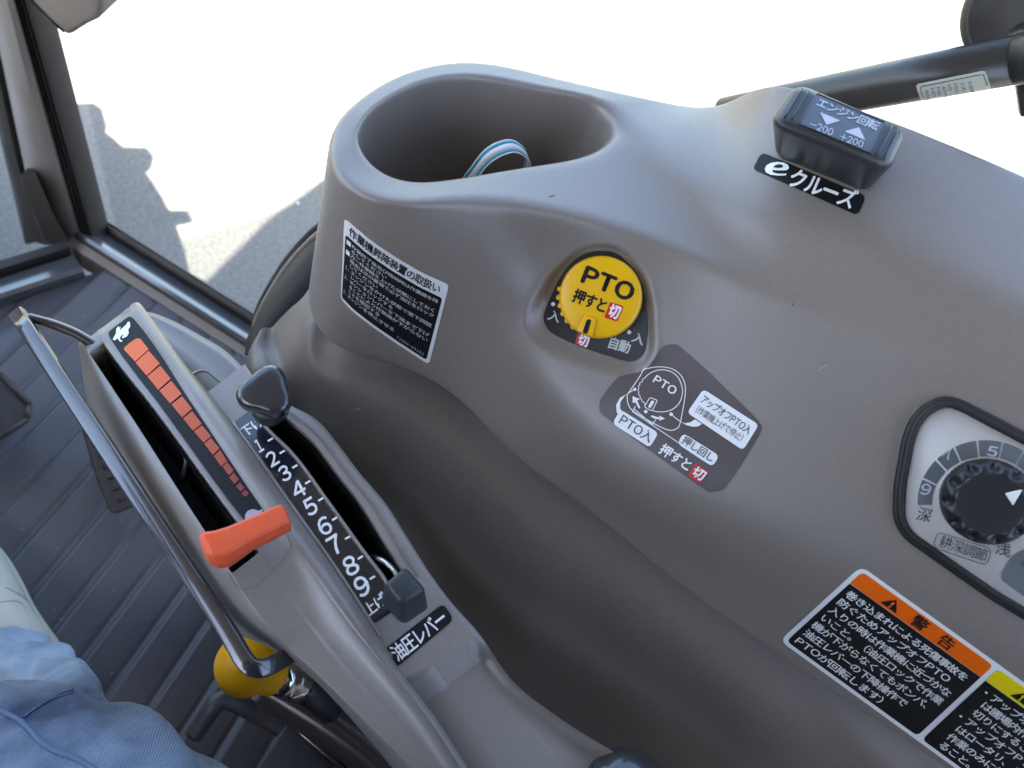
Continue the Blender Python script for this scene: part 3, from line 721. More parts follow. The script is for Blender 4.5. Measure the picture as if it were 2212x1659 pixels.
# front toe of the housing
toe_o = [(300, 674), (335, 679), (385, 699), (440, 729), (483, 754), (522, 790), (548, 822), (572, 850)]
toe_i = [(300, 700), (345, 735), (385, 780), (420, 820), (450, 856), (470, 880), (490, 905), (515, 930)]
G = []
for (a, b), (c, d) in zip(toe_o, toe_i):
    O_ = at_z(a, b, .572); I = at_z(c, d, .590); Od = O_.copy(); Od[2] = .30; Oe = O_*.97+I*.03+zv*.002
    mid = (O_+I)/2-zv*.005
    G.append([tuple(Od), tuple(O_-zv*.003), tuple(Oe), tuple(O_*.8+I*.2+zv*.0005), tuple(mid), tuple(I), tuple(I-zv*.04)])
G = np.array(G); G = np.array([catmull(G[:, j], 5) for j in range(G.shape[1])]).transpose(1, 0, 2)
toe = grid('front_toe', G, LEVERPL, housing); TOEB = bvh_of(toe)
rp = [(418, 838), (412, 815), (425, 803), (445, 803), (462, 815), (500, 846), (512, 856)]
tube('moulded_groove', [p for p in (Decal(TOEB).surf(*q) for q in catmull(rp, 4)) if p and False] or [tuple(h[0]) for h in (Decal(TOEB).surf(*q) for q in catmull(rp, 4)) if h], .0011, LEVERPL, housing, 8)

# throttle gauge print (rabbit and orange blocks)
zp4 = lambda x, y: (x*.2929, 594+y*.2929)
gauge = thing('throttle_gauge', 'black gauge strip with white rabbit and orange blocks beside the left slot', 'gauge strip')
dg_ = Decal(LEFTB, grid_px=16)
tl = np.linspace(.027, .425, 26)
gl_ = [(L4.px(t)[0]+2.5, L4.px(t)[1]-2) for t in tl]; gr_ = [(L5.px(t)[0]-1, L5.px(t)[1]) for t in tl]
dg_.poly('backing', roundpoly([gl_[0]]+[gr_[0]]+gr_[1:]+gl_[:0:-1], [12, 14]+[4]*24+[14, 14]+[4]*24), INK, gauge, .0005)
rab = [(835, 480), (858, 440), (862, 402), (880, 384), (884, 398), (893, 388), (889, 415), (905, 400), (935, 372), (948, 350), (962, 356), (964, 388), (950, 410), (954, 436), (938, 462), (918, 470), (908, 476), (902, 465), (914, 452), (905, 448), (888, 468), (893, 488), (908, 492), (900, 502), (882, 494), (872, 472), (862, 484), (845, 490)]
dg_.poly('rabbit_symbol', [zp4(*p) for p in rab], WHITE, gauge, .0010)
blk = [((955, 512), (1000, 480), (1020, 474), (1040, 480), (1100, 555), (1000, 645), (920, 560), (918, 545)), ((1100, 565), (1182, 660), (1085, 750), (1002, 652)), ((1185, 675), (1262, 772), (1170, 855), (1090, 755)), ((1266, 787), (1342, 884), (1258, 955), (1178, 860)),
       ((1345, 900), (1418, 993), (1345, 1058), (1268, 962)), ((1420, 1010), (1490, 1105), (1425, 1155), (1352, 1064)), ((1492, 1115), (1558, 1195), (1505, 1245), (1432, 1160)), ((1556, 1208), (1620, 1285), (1572, 1335), (1508, 1252)),
       ((1625, 1298), (1676, 1378), (1634, 1420), (1578, 1342)), ((1676, 1385), (1724, 1448), (1690, 1485), (1642, 1422)), ((1724, 1462), (1762, 1515), (1732, 1550), (1692, 1500)), ((1770, 1535), (1804, 1578), (1778, 1605), (1742, 1565)), ((1808, 1588), (1838, 1618), (1812, 1645), (1780, 1618))]
for n_, b in enumerate(blk):
    k = n_/12; mm = mat('orange gauge print %d' % n_, (.80*(1-k)+.20*k, .145*(1-k)+.035*k, .03+.01*k), .4, .4)
    dg_.poly('orange_block', [zp4(*p) for p in b], mm, gauge, .0010)
LG = dg_.poly('pale_leaf_mark', [(486+.2441*x, 756+.2441*y) for x, y in [(180, 1515), (178, 1470), (205, 1430), (250, 1415), (300, 1432), (342, 1408), (330, 1440), (315, 1470), (300, 1530), (240, 1560)]], mat('pale lilac print', (.42, .38, .44), .4, .4), gauge, .0012)

# hydraulic number strip
zp5 = lambda x, y: (486+.2441*x, 756+.2441*y); zp6 = lambda x, y: (486+.2441*x, 1080+.2441*y)
nstrip = thing('hydraulic_scale', 'glossy black number strip 1 to 9 between ridge and right slot', 'scale')
ds = Decal(RIGHTB, grid_px=12)
tl = np.linspace(.272, .672, 30)
sl_ = [(L7.px(t)[0]+5, L7.px(t)[1]-3) for t in tl]; sr_ = [(LT8.px(t)[0]-5, LT8.px(t)[1]+3) for t in tl]
ds.poly('backing', roundpoly(sl_+[zp6(1295, 1105)]+[zp6(1480, 990)]+sr_[::-1], [3]*29+[4, 12, 10]+[3]*30), STRIPBL, nstrip, .0006)
def tb(z, ax, ay, bx, by, cx, cy): return (z(ax, ay), z(bx, by), z(cx, cy))
R_, U_ = np.array([.85, -.52]), np.array([-.46, -.89])
nums = []
for c_, f_, cx_, cy_, h_, kw in (('1', zp5, 302, 852, 112, .46), ('2', zp5, 420, 968, 126, .72), ('3', zp5, 530, 1097, 132, .70), ('4', zp5, 652, 1238, 138, .82), ('5', zp6, 757, 64, 146, .70), ('6', zp6, 880, 236, 152, .72), ('7', zp6, 972, 402, 158, .72), ('8', zp6, 1112, 586, 164, .74), ('9', zp6, 1212, 766, 170, .72)):
    c2 = np.array([cx_, cy_]); w2 = h_*kw
    nums.append((c_, f_(*(c2-R_*w2/2-U_*h_/2)), f_(*(c2+R_*w2/2-U_*h_/2)), f_(*(c2-R_*w2/2+U_*h_/2)), .03))
ds.text('numerals', nums, WHITE, nstrip, .0009, tight=True)
ds.text('lettering', [('下げ', zp5(180, 790), zp5(365, 660), zp5(120, 715), .02), ('上げ', zp6(1270, 1045), zp6(1445, 910), zp6(1210, 950), .02)], WHITE, nstrip, .0009)
tk = [(zp5(418, 795), 1), (zp5(522, 905), 1), (zp5(634, 1033), 1), (zp5(748, 1172), 1), (zp5(864, 1323), 1), (zp6(986, 167), 1), (zp6(1100, 334), 1), (zp6(1212, 510), 1), (zp6(1318, 687), 1)]
for (x, y), _ in tk: ds.poly('tick', [(x-10.3, y+2.6), (x+.6, y-3.9), (x+3, y-.3), (x-8, y+6.3)], WHITE, nstrip, .0009)
lab = thing('lever_sticker', 'dark sticker with pale 油圧レバー lettering on the lever housing', 'sticker')
ds.poly('backing', [zp6(*p) for p in roundpoly([(1930, 915), (2025, 1060), (1505, 1495), (1395, 1335)], 60)], INK, lab, .0005)
ds.text('lettering', [('油圧レバー', zp6(1535, 1440), zp6(1990, 1085), zp6(1450, 1320), .02)], WHITE, lab, .0008)

# orange throttle handle
ot = thing('throttle_lever', 'orange plastic throttle lever handle across the left slot', 'lever')
zz6 = lambda x, y: (486+.2441*x, 1080+.2441*y)
hnd = [(437, 1186, .35), (441, 1185, .8), (455, 1184, 1.0), (478, 1181, 1.0), (505, 1168, .90), (530, 1154, .82), (565, 1138, .80), (600, 1121, .78), (616, 1114, .74), (621, 1112, .45)]
ax = at_z(620, 1112, .672)-at_z(440, 1190, .668); ax /= np.linalg.norm(ax); sd_ = np.cross(ax, zv); sd_ /= np.linalg.norm(sd_); u = np.cross(sd_, ax); R = []
for x, y, k in hnd:
    c_ = at_z(x+1, y+3, .667)
    R.append([tuple(c_+sd_*sx*.0100*k+u*sy*.0088*k) for sx, sy in ((1, .15), (.72, .80), (.55, .93), (-.60, 1.0), (-.78, .92), (-1, .25), (-1, -.6), (-.75, -1), (.75, -1), (1, -.6))])
hd_o = grid('handle', R, ORANGE, ot, cv=True, caps=True); md_ = hd_o.modifiers.new('bevel', 'BEVEL'); md_.width = .0012; md_.segments = 3; md_.limit_method = 'ANGLE'; md_.angle_limit = radians(24); bake(hd_o)
tube('stem', [at_z(490, 1180, .664), at_z(488, 1178, .64), at_z(486, 1176, .61)], .005, STEEL, ot, 10)
tube('pivot_wire', [at_z(392, 1045, .615), at_z(404, 1000, .62), at_z(398, 965, .612)], .002, SWITCHBL, ot, 8)
# cover plate seam around the handle foot
dg_.strokes('plate_seam', [catmull([(610, 1140), (626, 1168), (628, 1185), (610, 1210), (570, 1252), (535, 1272), (512, 1266), (496, 1240)], 5)], 1.3, DARKPL, housing, .0004)

# hydraulic lever: square black knob on a bent rod
hl = thing('hydraulic_lever', 'square black rubber knob on a bent wire lever beside numeral 9', 'lever')
kc = at_z(876, 1282, .668)
kt = [(832, 1266), (842, 1252), (876, 1232), (886, 1231), (898, 1240), (909, 1262)]
zk = lambda x, y: zp6(x, y)
topf = [zk(1425, 740), zk(1590, 615), zk(1640, 640), zk(1740, 790), zk(1580, 860), zk(1555, 880)]
midf = [zk(1395, 855), zk(1430, 720), zk(1590, 612), zk(1690, 665), zk(1775, 840), zk(1640, 960), zk(1560, 975)]
P3 = lambda L, z: [at_z(x, y, z) for x, y in L]
ta = [zk(1432, 745), zk(1592, 618), zk(1742, 782), zk(1575, 868)]
tbm = [zk(1395, 860), zk(1590, 700), zk(1785, 900), zk(1580, 1055)]
ktop = [zk(1415, 735), zk(1600, 590), zk(1690, 700), zk(1770, 800), zk(1570, 905), zk(1400, 850)]
kbot = [zk(1385, 870), zk(1560, 700), zk(1700, 780), zk(1800, 930), zk(1590, 1085), zk(1480, 1040)]
kn = box_from('knob', P3([zk(1408, 735), zk(1600, 575), zk(1785, 790), zk(1562, 925)], .690), P3([zk(1350, 905), zk(1585, 710), zk(1820, 960), zk(1585, 1125)], .662), mat('pebbled black rubber', (.026, .030, .036), .40, .55, bump=.45, bscale=700, bdist=.0008), hl, .0032, 4)
tube('rod', catmull([at_z(805, 1202, .625), at_z(815, 1205, .645), at_z(834, 1216, .652), at_z(850, 1232, .655), at_z(862, 1252, .662)], 5), .0015, STEEL, hl, 10)

# black three-lobed stop knob on the slot
sk = thing('stop_knob', 'glossy black three-lobed thumb knob at the front end of the number scale', 'knob')
c = at_z(575, 848, .668); n_up = V((CAM-c)); n_up = Vector((-.16, -.06, 1)).normalized(); q = n_up.to_track_quat('Z', 'Y')
def lobes(r, z, amp, rot):
    return [tuple(V(c)+q @ Vector((r*(1+amp*cos(3*a+rot))*cos(a), r*(1+amp*cos(3*a+rot))*sin(a), z))) for a in np.linspace(0, 2*pi, 48, endpoint=False)]
best = max(np.linspace(0, 2*pi, 180), key=lambda a: np.dot(np.array(proj(V(c)+q @ Vector((.01*cos(a), .01*sin(a), 0))))-np.array(proj(c)), (-1, .22)))
rot = -3*best
grid('knob_head', [lobes(.0001, .0064, 0, rot), lobes(.007, .0064, .06, rot), lobes(.0122, .0060, .12, rot), lobes(.0142, .0049, .145, rot), lobes(.0151, .0030, .15, rot), lobes(.0151, -.0038, .15, rot), lobes(.0138, -.0056, .14, rot), lobes(.0092, -.0064, .04, rot), lobes(.0086, -.016, 0, rot)], KNOBBL, sk, cv=True, caps=True)
lathe('collar', [(.0105, -.0155), (.0112, -.0165), (.0118, -.023), (.0115, -.028), (.006, -.029)], c, n_up, SWITCHBL, sk)
lathe('screw', [(.006, -.028), (.006, -.045)], c, n_up, STEEL, sk, 12)

# steel guard bar
gb = thing('guard_bar', 'bent glossy black flat guard bar along the left edge of the lever housing', 'guard bar')
pth = [at_z(38, 676, .607), at_z(60, 712, .610), at_z(182, 895, .618), at_z(300, 1075, .624), at_z(400, 1225, .628), at_z(470, 1330, .630), at_z(510, 1395, .631), at_z(526, 1422, .631), at_z(545, 1441, .6305), at_z(572, 1442, .628), at_z(610, 1424, .622), at_z(660, 1392, .612)]
pth = [pth[0], pth[1]]+list(catmull(pth[1:], 4))[1:]
tube('bar', pth, 0, GLOSSBL, gb, flat=(.0048, .0034), roll=radians(-24))
tube('cross_rod', catmull([at_z(48, 683, .604), at_z(110, 700, .603), at_z(165, 722, .600), at_z(215, 752, .595)], 4), .0035, GLOSSBL, gb, 12)

# ================================================================== CONTROLS AND STICKERS ON THE UPPER BODY
def surfpt(px, py, b=BODY):
    h = b.ray_cast(V(CAM), V(ray(px, py))); n = h[1] if h[1].dot(V(ray(px, py))) < 0 else -h[1]
    return np.array(h[0]), np.array(n)
D1 = Decal(BODY)
# ---- PTO dial
pto = thing('pto_switch', 'yellow round PTO dial on a black rounded triangular plate', 'switch')
D1.poly('base_plate', PLATE, BLACK, pto, .0007)
n0 = np.mean([surfpt(1296+130*cos(a), 640+130*sin(a))[1] for a in np.linspace(0, 6.28, 16)], 0); n0 /= np.linalg.norm(n0)
vw = -ray(1296, 640); n0 = n0*.35+vw*.65; n0 /= np.linalg.norm(n0)
c0, _ = surfpt(1297, 641); rk = 86.5*np.linalg.norm(c0-CAM)/FPX
knob = lathe('knob_cap', [(rk*.97, -.002), (rk*.985, .006), (rk, .0075), (rk, .0105), (rk*.985, .0122), (rk*.955, .0133), (rk*.90, .0138), (rk*.6, .0142), (rk*.25, .0145), (.0001, .0146)], c0, n0, YELLOW, pto, 72)
KB = bvh_of(knob); zp2 = PT
for n_, (x, y, r) in enumerate([(425, 620, 34), (414, 722, 36), (430, 822, 35), (462, 915, 34), (514, 1000, 34), (582, 1072, 34)]):
    px, py = zp2(x, y); p = on_plane(px, py, c0+n0*.004, n0); rr = r*.179*np.linalg.norm(p-CAM)/FPX
    lathe('grip_tooth', [(rr, -.004), (rr, .004), (rr*.85, .0052), (rr*.4, .0058)], p, n0, YELLOW, pto, 14)
hp_ = lambda L, h: [on_plane(*zp2(*p), c0+n0*h, n0) for p in L]
tab = box_from('pointer_tab', hp_([(728, 936), (862, 980), (812, 1204), (624, 1126)], .0165), hp_([(720, 925), (872, 975), (818, 1216), (612, 1134)], .004), YELLOW, pto, .0008, 3)
TBV = bvh_of(tab)
Decal(TBV, *zp2(0, 0), .179).poly('pointer_slot', roundpoly([(748, 985), (806, 990), (752, 1166), (692, 1150)], 28), INK, pto, .0002)
DK = Decal(KB, *zp2(0, 0), .179, 9)
DK.text('lettering', [('PTO', (655, 548), (1270, 795), (745, 325), .045)], INK, pto, .0003, tight=False)
DK.text('lettering', [('押すと', (560, 770), (965, 920), (618, 618), .035)], INK, pto, .0003)
DK.poly('red_box', roundpoly([(1030, 778), (1192, 830), (1112, 1016), (958, 965)], 22), RED, pto, .0003)
DK.text('lettering', [('切', (990, 945), (1110, 990), (1050, 798), .045)], WHITE, pto, .0005)
DP = Decal(BODY, *zp2(0, 0), .179, 14)
DP.text('lettering', [('入', (268, 985), (400, 1030), (310, 870), .03), ('入', (1280, 1250), (1415, 1305), (1330, 1140), .03), ('自動', (985, 1325), (1250, 1402), (1030, 1195), .03)], mat('pale grey print', (.58, .60, .58), .4, .4), pto, .0010)
for x, y in ((338, 802), (1260, 1142)): DP.poly('dot', circ(x, y, 25, n=20), WHITE, pto, .0010)
DP.poly('red_box', roundpoly([(640, 1150), (795, 1195), (748, 1332), (606, 1280)], 18), PINKRED, pto, .0010)
DP.text('lettering', [('切', (632, 1292), (752, 1330), (668, 1165), .04)], WHITE, pto, .0012)
# ---- explanatory sticker below the dial
zp3 = (1268.9, 729, .2083)
D3 = Decal(BODY, *zp3, 6)
st = thing('diagram_sticker', 'dark brown sticker with white PTO dial diagram and speech bubbles', 'sticker')
ol = [(880, 70), (945, 82), (1000, 130), (1250, 350), (1570, 660), (1745, 835), (1803, 915), (1800, 970), (1700, 1150), (1560, 1370), (1440, 1540), (1385, 1585), (1290, 1597), (1220, 1575), (700, 1210), (170, 810), (132, 750), (126, 690), (150, 620), (290, 440), (355, 400), (430, 382), (520, 365), (600, 330), (660, 270), (715, 185), (760, 120), (815, 82)]
D3.poly('backing', [tuple(p) for p in catmull(ol, 4, True)], INKWARM, st, .0005)
LN = [catmull([(590, 330), (680, 310), (770, 304), (880, 325), (965, 385), (1010, 470), (1018, 560), (1000, 700), (960, 900), (925, 945), (870, 963), (800, 945), (680, 885), (480, 765), (425, 690), (415, 620), (425, 580), (500, 470), (560, 380), (590, 330)], 4),
      catmull([(588, 425), (650, 370), (720, 342), (790, 335), (880, 360), (950, 425), (985, 520), (985, 590), (960, 670), (900, 735), (830, 765), (750, 772), (680, 760)], 4),
      [(588, 425), (575, 430), (570, 460), (545, 468), (545, 490), (530, 505), (535, 530), (525, 545), (537, 570), (530, 590), (548, 605), (548, 630), (565, 640), (568, 665), (590, 668), (592, 690), (605, 690)],
      roundpoly([(650, 622), (728, 652), (672, 762), (592, 720)], 16)+[roundpoly([(650, 622), (728, 652), (672, 762), (592, 720)], 16)[0]],
      [(500, 712), (468, 768), (960, 1100)], [(480, 735), (680, 905)], [(712, 852), (668, 905)],
      [(490, 540), (420, 580)], [(872, 795), (920, 840), (965, 868)]]
D3.strokes('diagram_line', LN, 9, WHITE, st, .0009)
D3.poly('slot_symbol', roundpoly([(668, 650), (700, 662), (655, 735), (628, 722)], 14), WHITE, st, .0009)
for x, y, r in ((494, 538, 17), (608, 768, 19), (871, 796, 19)): D3.poly('dot', circ(x, y, r, n=18), WHITE, st, .0011)
D3.poly('arrow', [(470, 608), (545, 638), (518, 655), (552, 730), (535, 738), (500, 672), (472, 680)], WHITE, st, .0009)
D3.poly('arrow', [(808, 840), (742, 808), (752, 832), (668, 806), (658, 820), (700, 842), (752, 850), (748, 864)], WHITE, st, .0009)
D3.poly('bubble_tail', [(420, 582), (340, 625), (300, 700), (305, 770), (330, 815), (365, 770), (340, 730), (345, 670), (385, 610)], WHITE, st, .0009)
D3.poly('bubble_tail', [(950, 862), (1010, 890), (1070, 880), (1115, 850), (1190, 895), (1150, 922), (1090, 925), (1020, 905)], WHITE, st, .0009)
D3.poly('bubble', roundpoly([(345, 745), (740, 990), (650, 1140), (265, 890)], 48), WHITE, st, .0011)
D3.poly('bubble', roundpoly([(1205, 535), (1780, 905), (1615, 1170), (1035, 780)], 50), WHITE, st, .0011)
D3.poly('bubble', roundpoly([(995, 990), (1370, 1225), (1300, 1340), (935, 1100)], 55), WHITE, st, .0011)
D3.poly('red_box', roundpoly([(1128, 1302), (1258, 1385), (1172, 1510), (1046, 1430)], 12), RED, st, .0011)
DGR = mat('dark grey print', (.06, .065, .075), .4, .4)
D3.text('lettering', [('PTO入', (315, 885), (640, 1095), (375, 790), .012)], DGR, st, .0014)
D3.text('lettering', [('アップオフPTO入', (1160, 665), (1665, 1010), (1215, 590), .012), ('（作業機上げで停止）', (1075, 745), (1625, 1105), (1120, 680), .0)], DGR, st, .0014)
D3.text('lettering', [('押し回し', (970, 1090), (1290, 1300), (1020, 1015), .01)], DGR, st, .0014)
D3.text('lettering', [('PTO', (668, 462), (895, 608), (722, 380), .03), ('押すと', (735, 1190), (1050, 1392), (800, 1095), .03), ('切', (1075, 1420), (1185, 1488), (1140, 1330), .035)], WHITE, st, .0014)
# ---- operating instructions on the nose
zp1 = (1250/1.8518, 800/1.8518, 1/2.37/1.8518)
D4 = Decal(BODY, *zp1, 6)
ns = thing('instruction_sticker', 'black instruction sticker with white title band wrapped on the console nose', 'sticker')
def L1map(u, v):   # u 0..1 along the title, v 0..1 downwards (zoom pixels)
    top = catmull([(305, 165), (550, 375), (800, 545), (1050, 690), (1295, 800)], 8); bt = catmull([(270, 935), (390, 1060), (590, 1215), (830, 1380), (1105, 1560)], 8)
    def samp(C, u):
        q = min(max(u, 0), 1)*(len(C)-1); i = int(min(q, len(C)-2)); return C[i]+(C[i+1]-C[i])*(q-i)
    a, b = samp(top, u), samp(bt, u); return tuple(a+(b-a)*v)
def edge_loop(u0, v0, u1, v1, r=0, n=14):
    P = [(u0+(u1-u0)*i/n, v0) for i in range(n)]+[(u1, v0+(v1-v0)*i/n) for i in range(n)]+[(u1-(u1-u0)*i/n, v1) for i in range(n)]+[(u0, v1-(v1-v0)*i/n) for i in range(n)]
    return [L1map(*p) for p in P]
def rr_loop(u0, v0, u1, v1, ru, rvv):
    return [L1map(*p) for p in roundpoly([(u0, v0), ((u0*3+u1)/4, v0), ((u0+u1)/2, v0), ((u0+u1*3)/4, v0), (u1, v0), (u1, (v0+v1)/2), (u1, v1), ((u0+u1*3)/4, v1), ((u0+u1)/2, v1), ((u0*3+u1)/4, v1), (u0, v1), (u0, (v0+v1)/2)], ru)]
FILMW = mat('glossy white film', (.72, .72, .71), .14, .6); FILMB = mat('glossy black film', (.012, .012, .013), .14, .6)
D4.poly('backing', rr_loop(0, 0, 1, 1, .05, .05), FILMW, ns, .0003)
D4.poly('text_panel', rr_loop(.022, .185, .972, .965, .03, .03), FILMB, ns, .00045)
def line1(s_, u0, u1, v0, v1, bd=.02):
    out = []; n = len(s_)
    for i, c in enumerate(s_):
        a, b = u0+(u1-u0)*i/n, u0+(u1-u0)*(i+1)/n; out.append((c, L1map(a, v1), L1map(b, v1), L1map(a, v0), bd))
    return out
D4.text('lettering', line1('作業機昇降装置の取扱い', .055, .935, .045, .155, .022), INK, ns, .0005, split=False)
body_lines = [('作業終了後及び格納時は作業機を降', .095, .945, 0), ('ろしてください', .095, .47, 1), ('万一作業機を上げた状態にしておく', .095, .945, 2), ('場合は次の要領で必ず油圧をロック', .095, .945, 3), ('してください', .095, .42, 4),
              ('エンジンをかけた状態で落下調整', .125, .945, 5), ('レバーをロックする', .125, .60, 6), ('ポジションレバーを下端まで下げ', .125, .945, 7), ('ることにより作業機が下がらない', .125, .945, 8), ('ことを確認する', .125, .51, 9), ('エンジンを停止させる', .125, .67, 10)]
CREAM = mat('cream print', (.62, .60, .57), .4, .4)
for s_, a, b, k in body_lines: D4.text('lettering', line1(s_, a, b, .225+.0615*k, .270+.0615*k, .0), CREAM, ns, .0007, split=False)
for s_, k in (('1', 5), ('2', 7), ('3', 10)): D4.text('lettering', line1(s_+'.', .04, .115, .225+.0615*k, .270+.0615*k, .0), CREAM, ns, .0007, split=False)
D4.text('lettering', line1('T1060-49161', .70, .945, .90, .935, 0), CREAM, ns, .0007, split=False)
for k in (0, 2): D4.poly('square_mark', edge_loop(.042, .222+.0615*k, .085, .275+.0615*k, n=2), WHITE2, ns, .0007)
# ---- warning sticker, lower right
zp7 = (1646.9, 1215, .2676)
D5 = Decal(BODY, *zp7, 16)
ws = thing('warning_sticker', 'white edged sticker with orange 警告 warning panel and yellow panel beside it', 'sticker')
TLc, TRc, BLc = np.array([797., 28.]), np.array([3010., 1606.]), np.array([140., 628.])
BRc = BLc+(TRc-TLc)*1.0+np.array([-5, 25.])
def W5(u, v): return tuple((TLc*(1-u)+TRc*u)*(1-v)+(BLc*(1-u)+BRc*u)*v)
def q5(name, u0, v0, u1, v1, r, m_, lift): D5.poly(name, roundpoly([W5(u0, v0), W5(u1, v0), W5(u1, v1), W5(u0, v1)], r), m_, ws, lift)
q5('backing', 0, 0, 1, 1, 75, WHITE2, .0003)
q5('text_panel', .015, .19, .4925, .965, [2, 2, 45, 45], INK, .0005); q5('warning_band', .015, .035, .4925, .187, [45, 45, 2, 2], ORANGEP, .0005)
q5('text_panel', .510, .19, .986, .965, [2, 2, 45, 45], INK, .0005); q5('caution_band', .510, .035, .986, .187, [45, 45, 2, 2], YELLOWP, .0005)
def tri(u, name='warning_triangle', ink=ORANGEP):
    w_ = .030; D5.poly(name, roundpoly([W5(u-w_, .165), W5(u, .06), W5(u+w_, .165)], 12), INK, ws, .0007)
    D5.poly('exclamation_mark', roundpoly([W5(u-.0045, .092), W5(u+.0045, .092), W5(u+.002, .133), W5(u-.002, .133)], 5), ink, ws, .0009)
    D5.poly('exclamation_mark', [W5(u+.004*cos(a), .147+.009*sin(a)) for a in np.linspace(0, 2*pi, 10, endpoint=False)], ink, ws, .0009)
tri(.148); tri(.622, ink=YELLOWP)
def t5(s_, u0, u1, v0, v1, bd=.02): return (s_, W5(u0, v1), W5(u1, v1), W5(u0, v0), bd)
D5.text('lettering', [t5('警', .222, .272, .055, .165, .02), t5('告', .320, .370, .055, .165, .02), t5('注', .70, .75, .055, .165), t5('意', .80, .85, .055, .165)], INK, ws, .0008)
wl = ['巻き込まれによる死傷事故を', '防ぐためアップオフPTO', '入りの時は作業機に近づかな', 'いこと。（油圧ロックで作業', '機が下がらなくてもポンパ、', '油圧レバーの下降操作で', 'PTOが回転します）']
CW, LH = .0338, .1035
TL = [t5(s_, .030, .030+CW*len(s_), .235+LH*k, .308+LH*k) for k, s_ in enumerate(wl)]
wr = [('・アップオフPTOの入り', 0, 0), ('は圃場内作業時以外は', 1, 1), ('切りにすること。', 1, 2), ('・アップオフPTO入り', 0, 3), ('はロータリ、ハローの', 1, 4), ('作業のみに使用す', 1, 5), ('ること。', 1, 6)]
TL += [t5(s_, .520+CW*ind, .520+CW*(ind+len(s_)), .235+LH*k, .308+LH*k) for s_, ind, k in wr]
TL.append(t5('T3680-49131', .80, .95, .905, .945, .0))
D5.text('lettering', TL, mat('white lettering', (.80, .79, .77), .4, .4), ws, .0008)
# ---- engine speed rocker
zp8 = lambda x, y: (1620+x*.1953, 162+y*.1953)
es = thing('engine_speed_switch', 'black rocker switch block with blue grey エンジン回転 label on the console hump', 'switch')
T_ = [(548, 98, .866), (1692, 560, .872), (1512, 985, .866), (284, 520, .860)]
top = [at_z(*zp8(x, y), z) for x, y, z in T_]
base_px = [(500, 300), (1712, 740), (1300, 1312), (205, 845)]
bs = []
for (x, y), tp in zip(base_px, top):
    h, n = surfpt(*zp8(x, y)); bs.append(h-n*.004)
bs[0] = top[0]+(bs[3]-top[3])*1.0; bs[1] = top[1]+(bs[2]-top[2])*1.0
midt = [a*.80+b*.20 for a, b in zip(top, bs)]
up = np.cross(top[1]-top[0], top[3]-top[0]); up /= np.linalg.norm(up); up = up if up[2] > 0 else -up
cen_t = sum(top)/4; top = [cen_t+(p-cen_t)*1.15 for p in top]
blk_ = box_from('block', [cen_t+(p-cen_t)*1.0 for p in top], bs, SWITCHBL, es, .0095, 6)
wid = [cen_t+(p-cen_t)*1.035-up*.007 for p in top]; wid2 = [p-up*.006 for p in wid]
BKB = bvh_of(blk_)
D8 = Decal(BKB, *zp8(0, 0), .1953, 30)
sc = [(735, 212), (1492, 530), (1338, 872), (540, 545)]
D8.poly('display', sc, LCD, es, .0003)
rimp = sc+[sc[0]]
tube('display_rim', D8.pts([zp8(*p) for p in roundpoly(sc, 14)+[roundpoly(sc, 14)[0]]]), .0006, SWITCHBL, es, 6)
D8.text('lettering', [('エンジン回転', (712, 345), (1390, 625), (765, 262), .022), ('-200', (640, 590), (900, 690), (672, 505), .012), ('+200', (975, 725), (1235, 820), (1005, 645), .012)], LCDW, es, .0006)
D8.poly('triangle_mark', roundpoly([(765, 415), (992, 512), (842, 560)], 16), LCDW, es, .0006)
D8.poly('triangle_mark', roundpoly([(1040, 630), (1200, 585), (1272, 730)], 16), LCDW, es, .0006)
for a, b in (((572, 155), (385, 470)), ((648, 178), (462, 492)), ((1580, 565), (1400, 890)), ((1640, 605), (1475, 940))):
    tube('grip_ridge', D8.pts([zp8(a[0]+(b[0]-a[0])*t, a[1]+(b[1]-a[1])*t) for t in np.linspace(0, 1, 8)], .0002), .0007, SWITCHBL, es, 8)
D9 = Decal(BODY, *zp8(0, 0), .1953, 40)
cs = thing('cruise_sticker', 'black strip sticker reading eクルーズ below the rocker switch', 'sticker')
D9.poly('backing', roundpoly([(130, 855), (1285, 1340), (1195, 1560), (30, 1045)], [70, 70, 70, 50]), INK, cs, .0003)
D9.text('lettering', [('クルーズ', (400, 1225), (1120, 1500), (485, 1030), .03)], WHITE, cs, .0006)
ee = catmull([(185, 1062), (300, 1030), (395, 1050), (432, 1015), (405, 980), (340, 968), (255, 975), (195, 1010), (168, 1050), (185, 1092), (250, 1112), (330, 1118), (400, 1108), (406, 1092)], 4)
D9.poly('lettering', [(255, 1015), (300, 985), (375, 985), (420, 1005), (430, 1040), (405, 1062), (300, 1060), (265, 1050), (240, 1060), (250, 1085), (300, 1100), (405, 1098), (398, 1118), (320, 1120), (230, 1110), (180, 1085), (166, 1045), (185, 1005), (230, 978), (290, 968), (300, 985)][::-1] if False else [(300, 968), (235, 978), (186, 1005), (166, 1045), (180, 1085), (230, 1110), (320, 1120), (398, 1117), (405, 1098), (310, 1099), (258, 1085), (246, 1058), (330, 1062), (405, 1060), (432, 1038), (424, 1003), (375, 975)], WHITE, cs, .0006)
D9.poly('letter_counter', [(258, 1030), (285, 1003), (330, 995), (362, 1004), (368, 1020), (350, 1034), (300, 1036)], INK, cs, .0008)
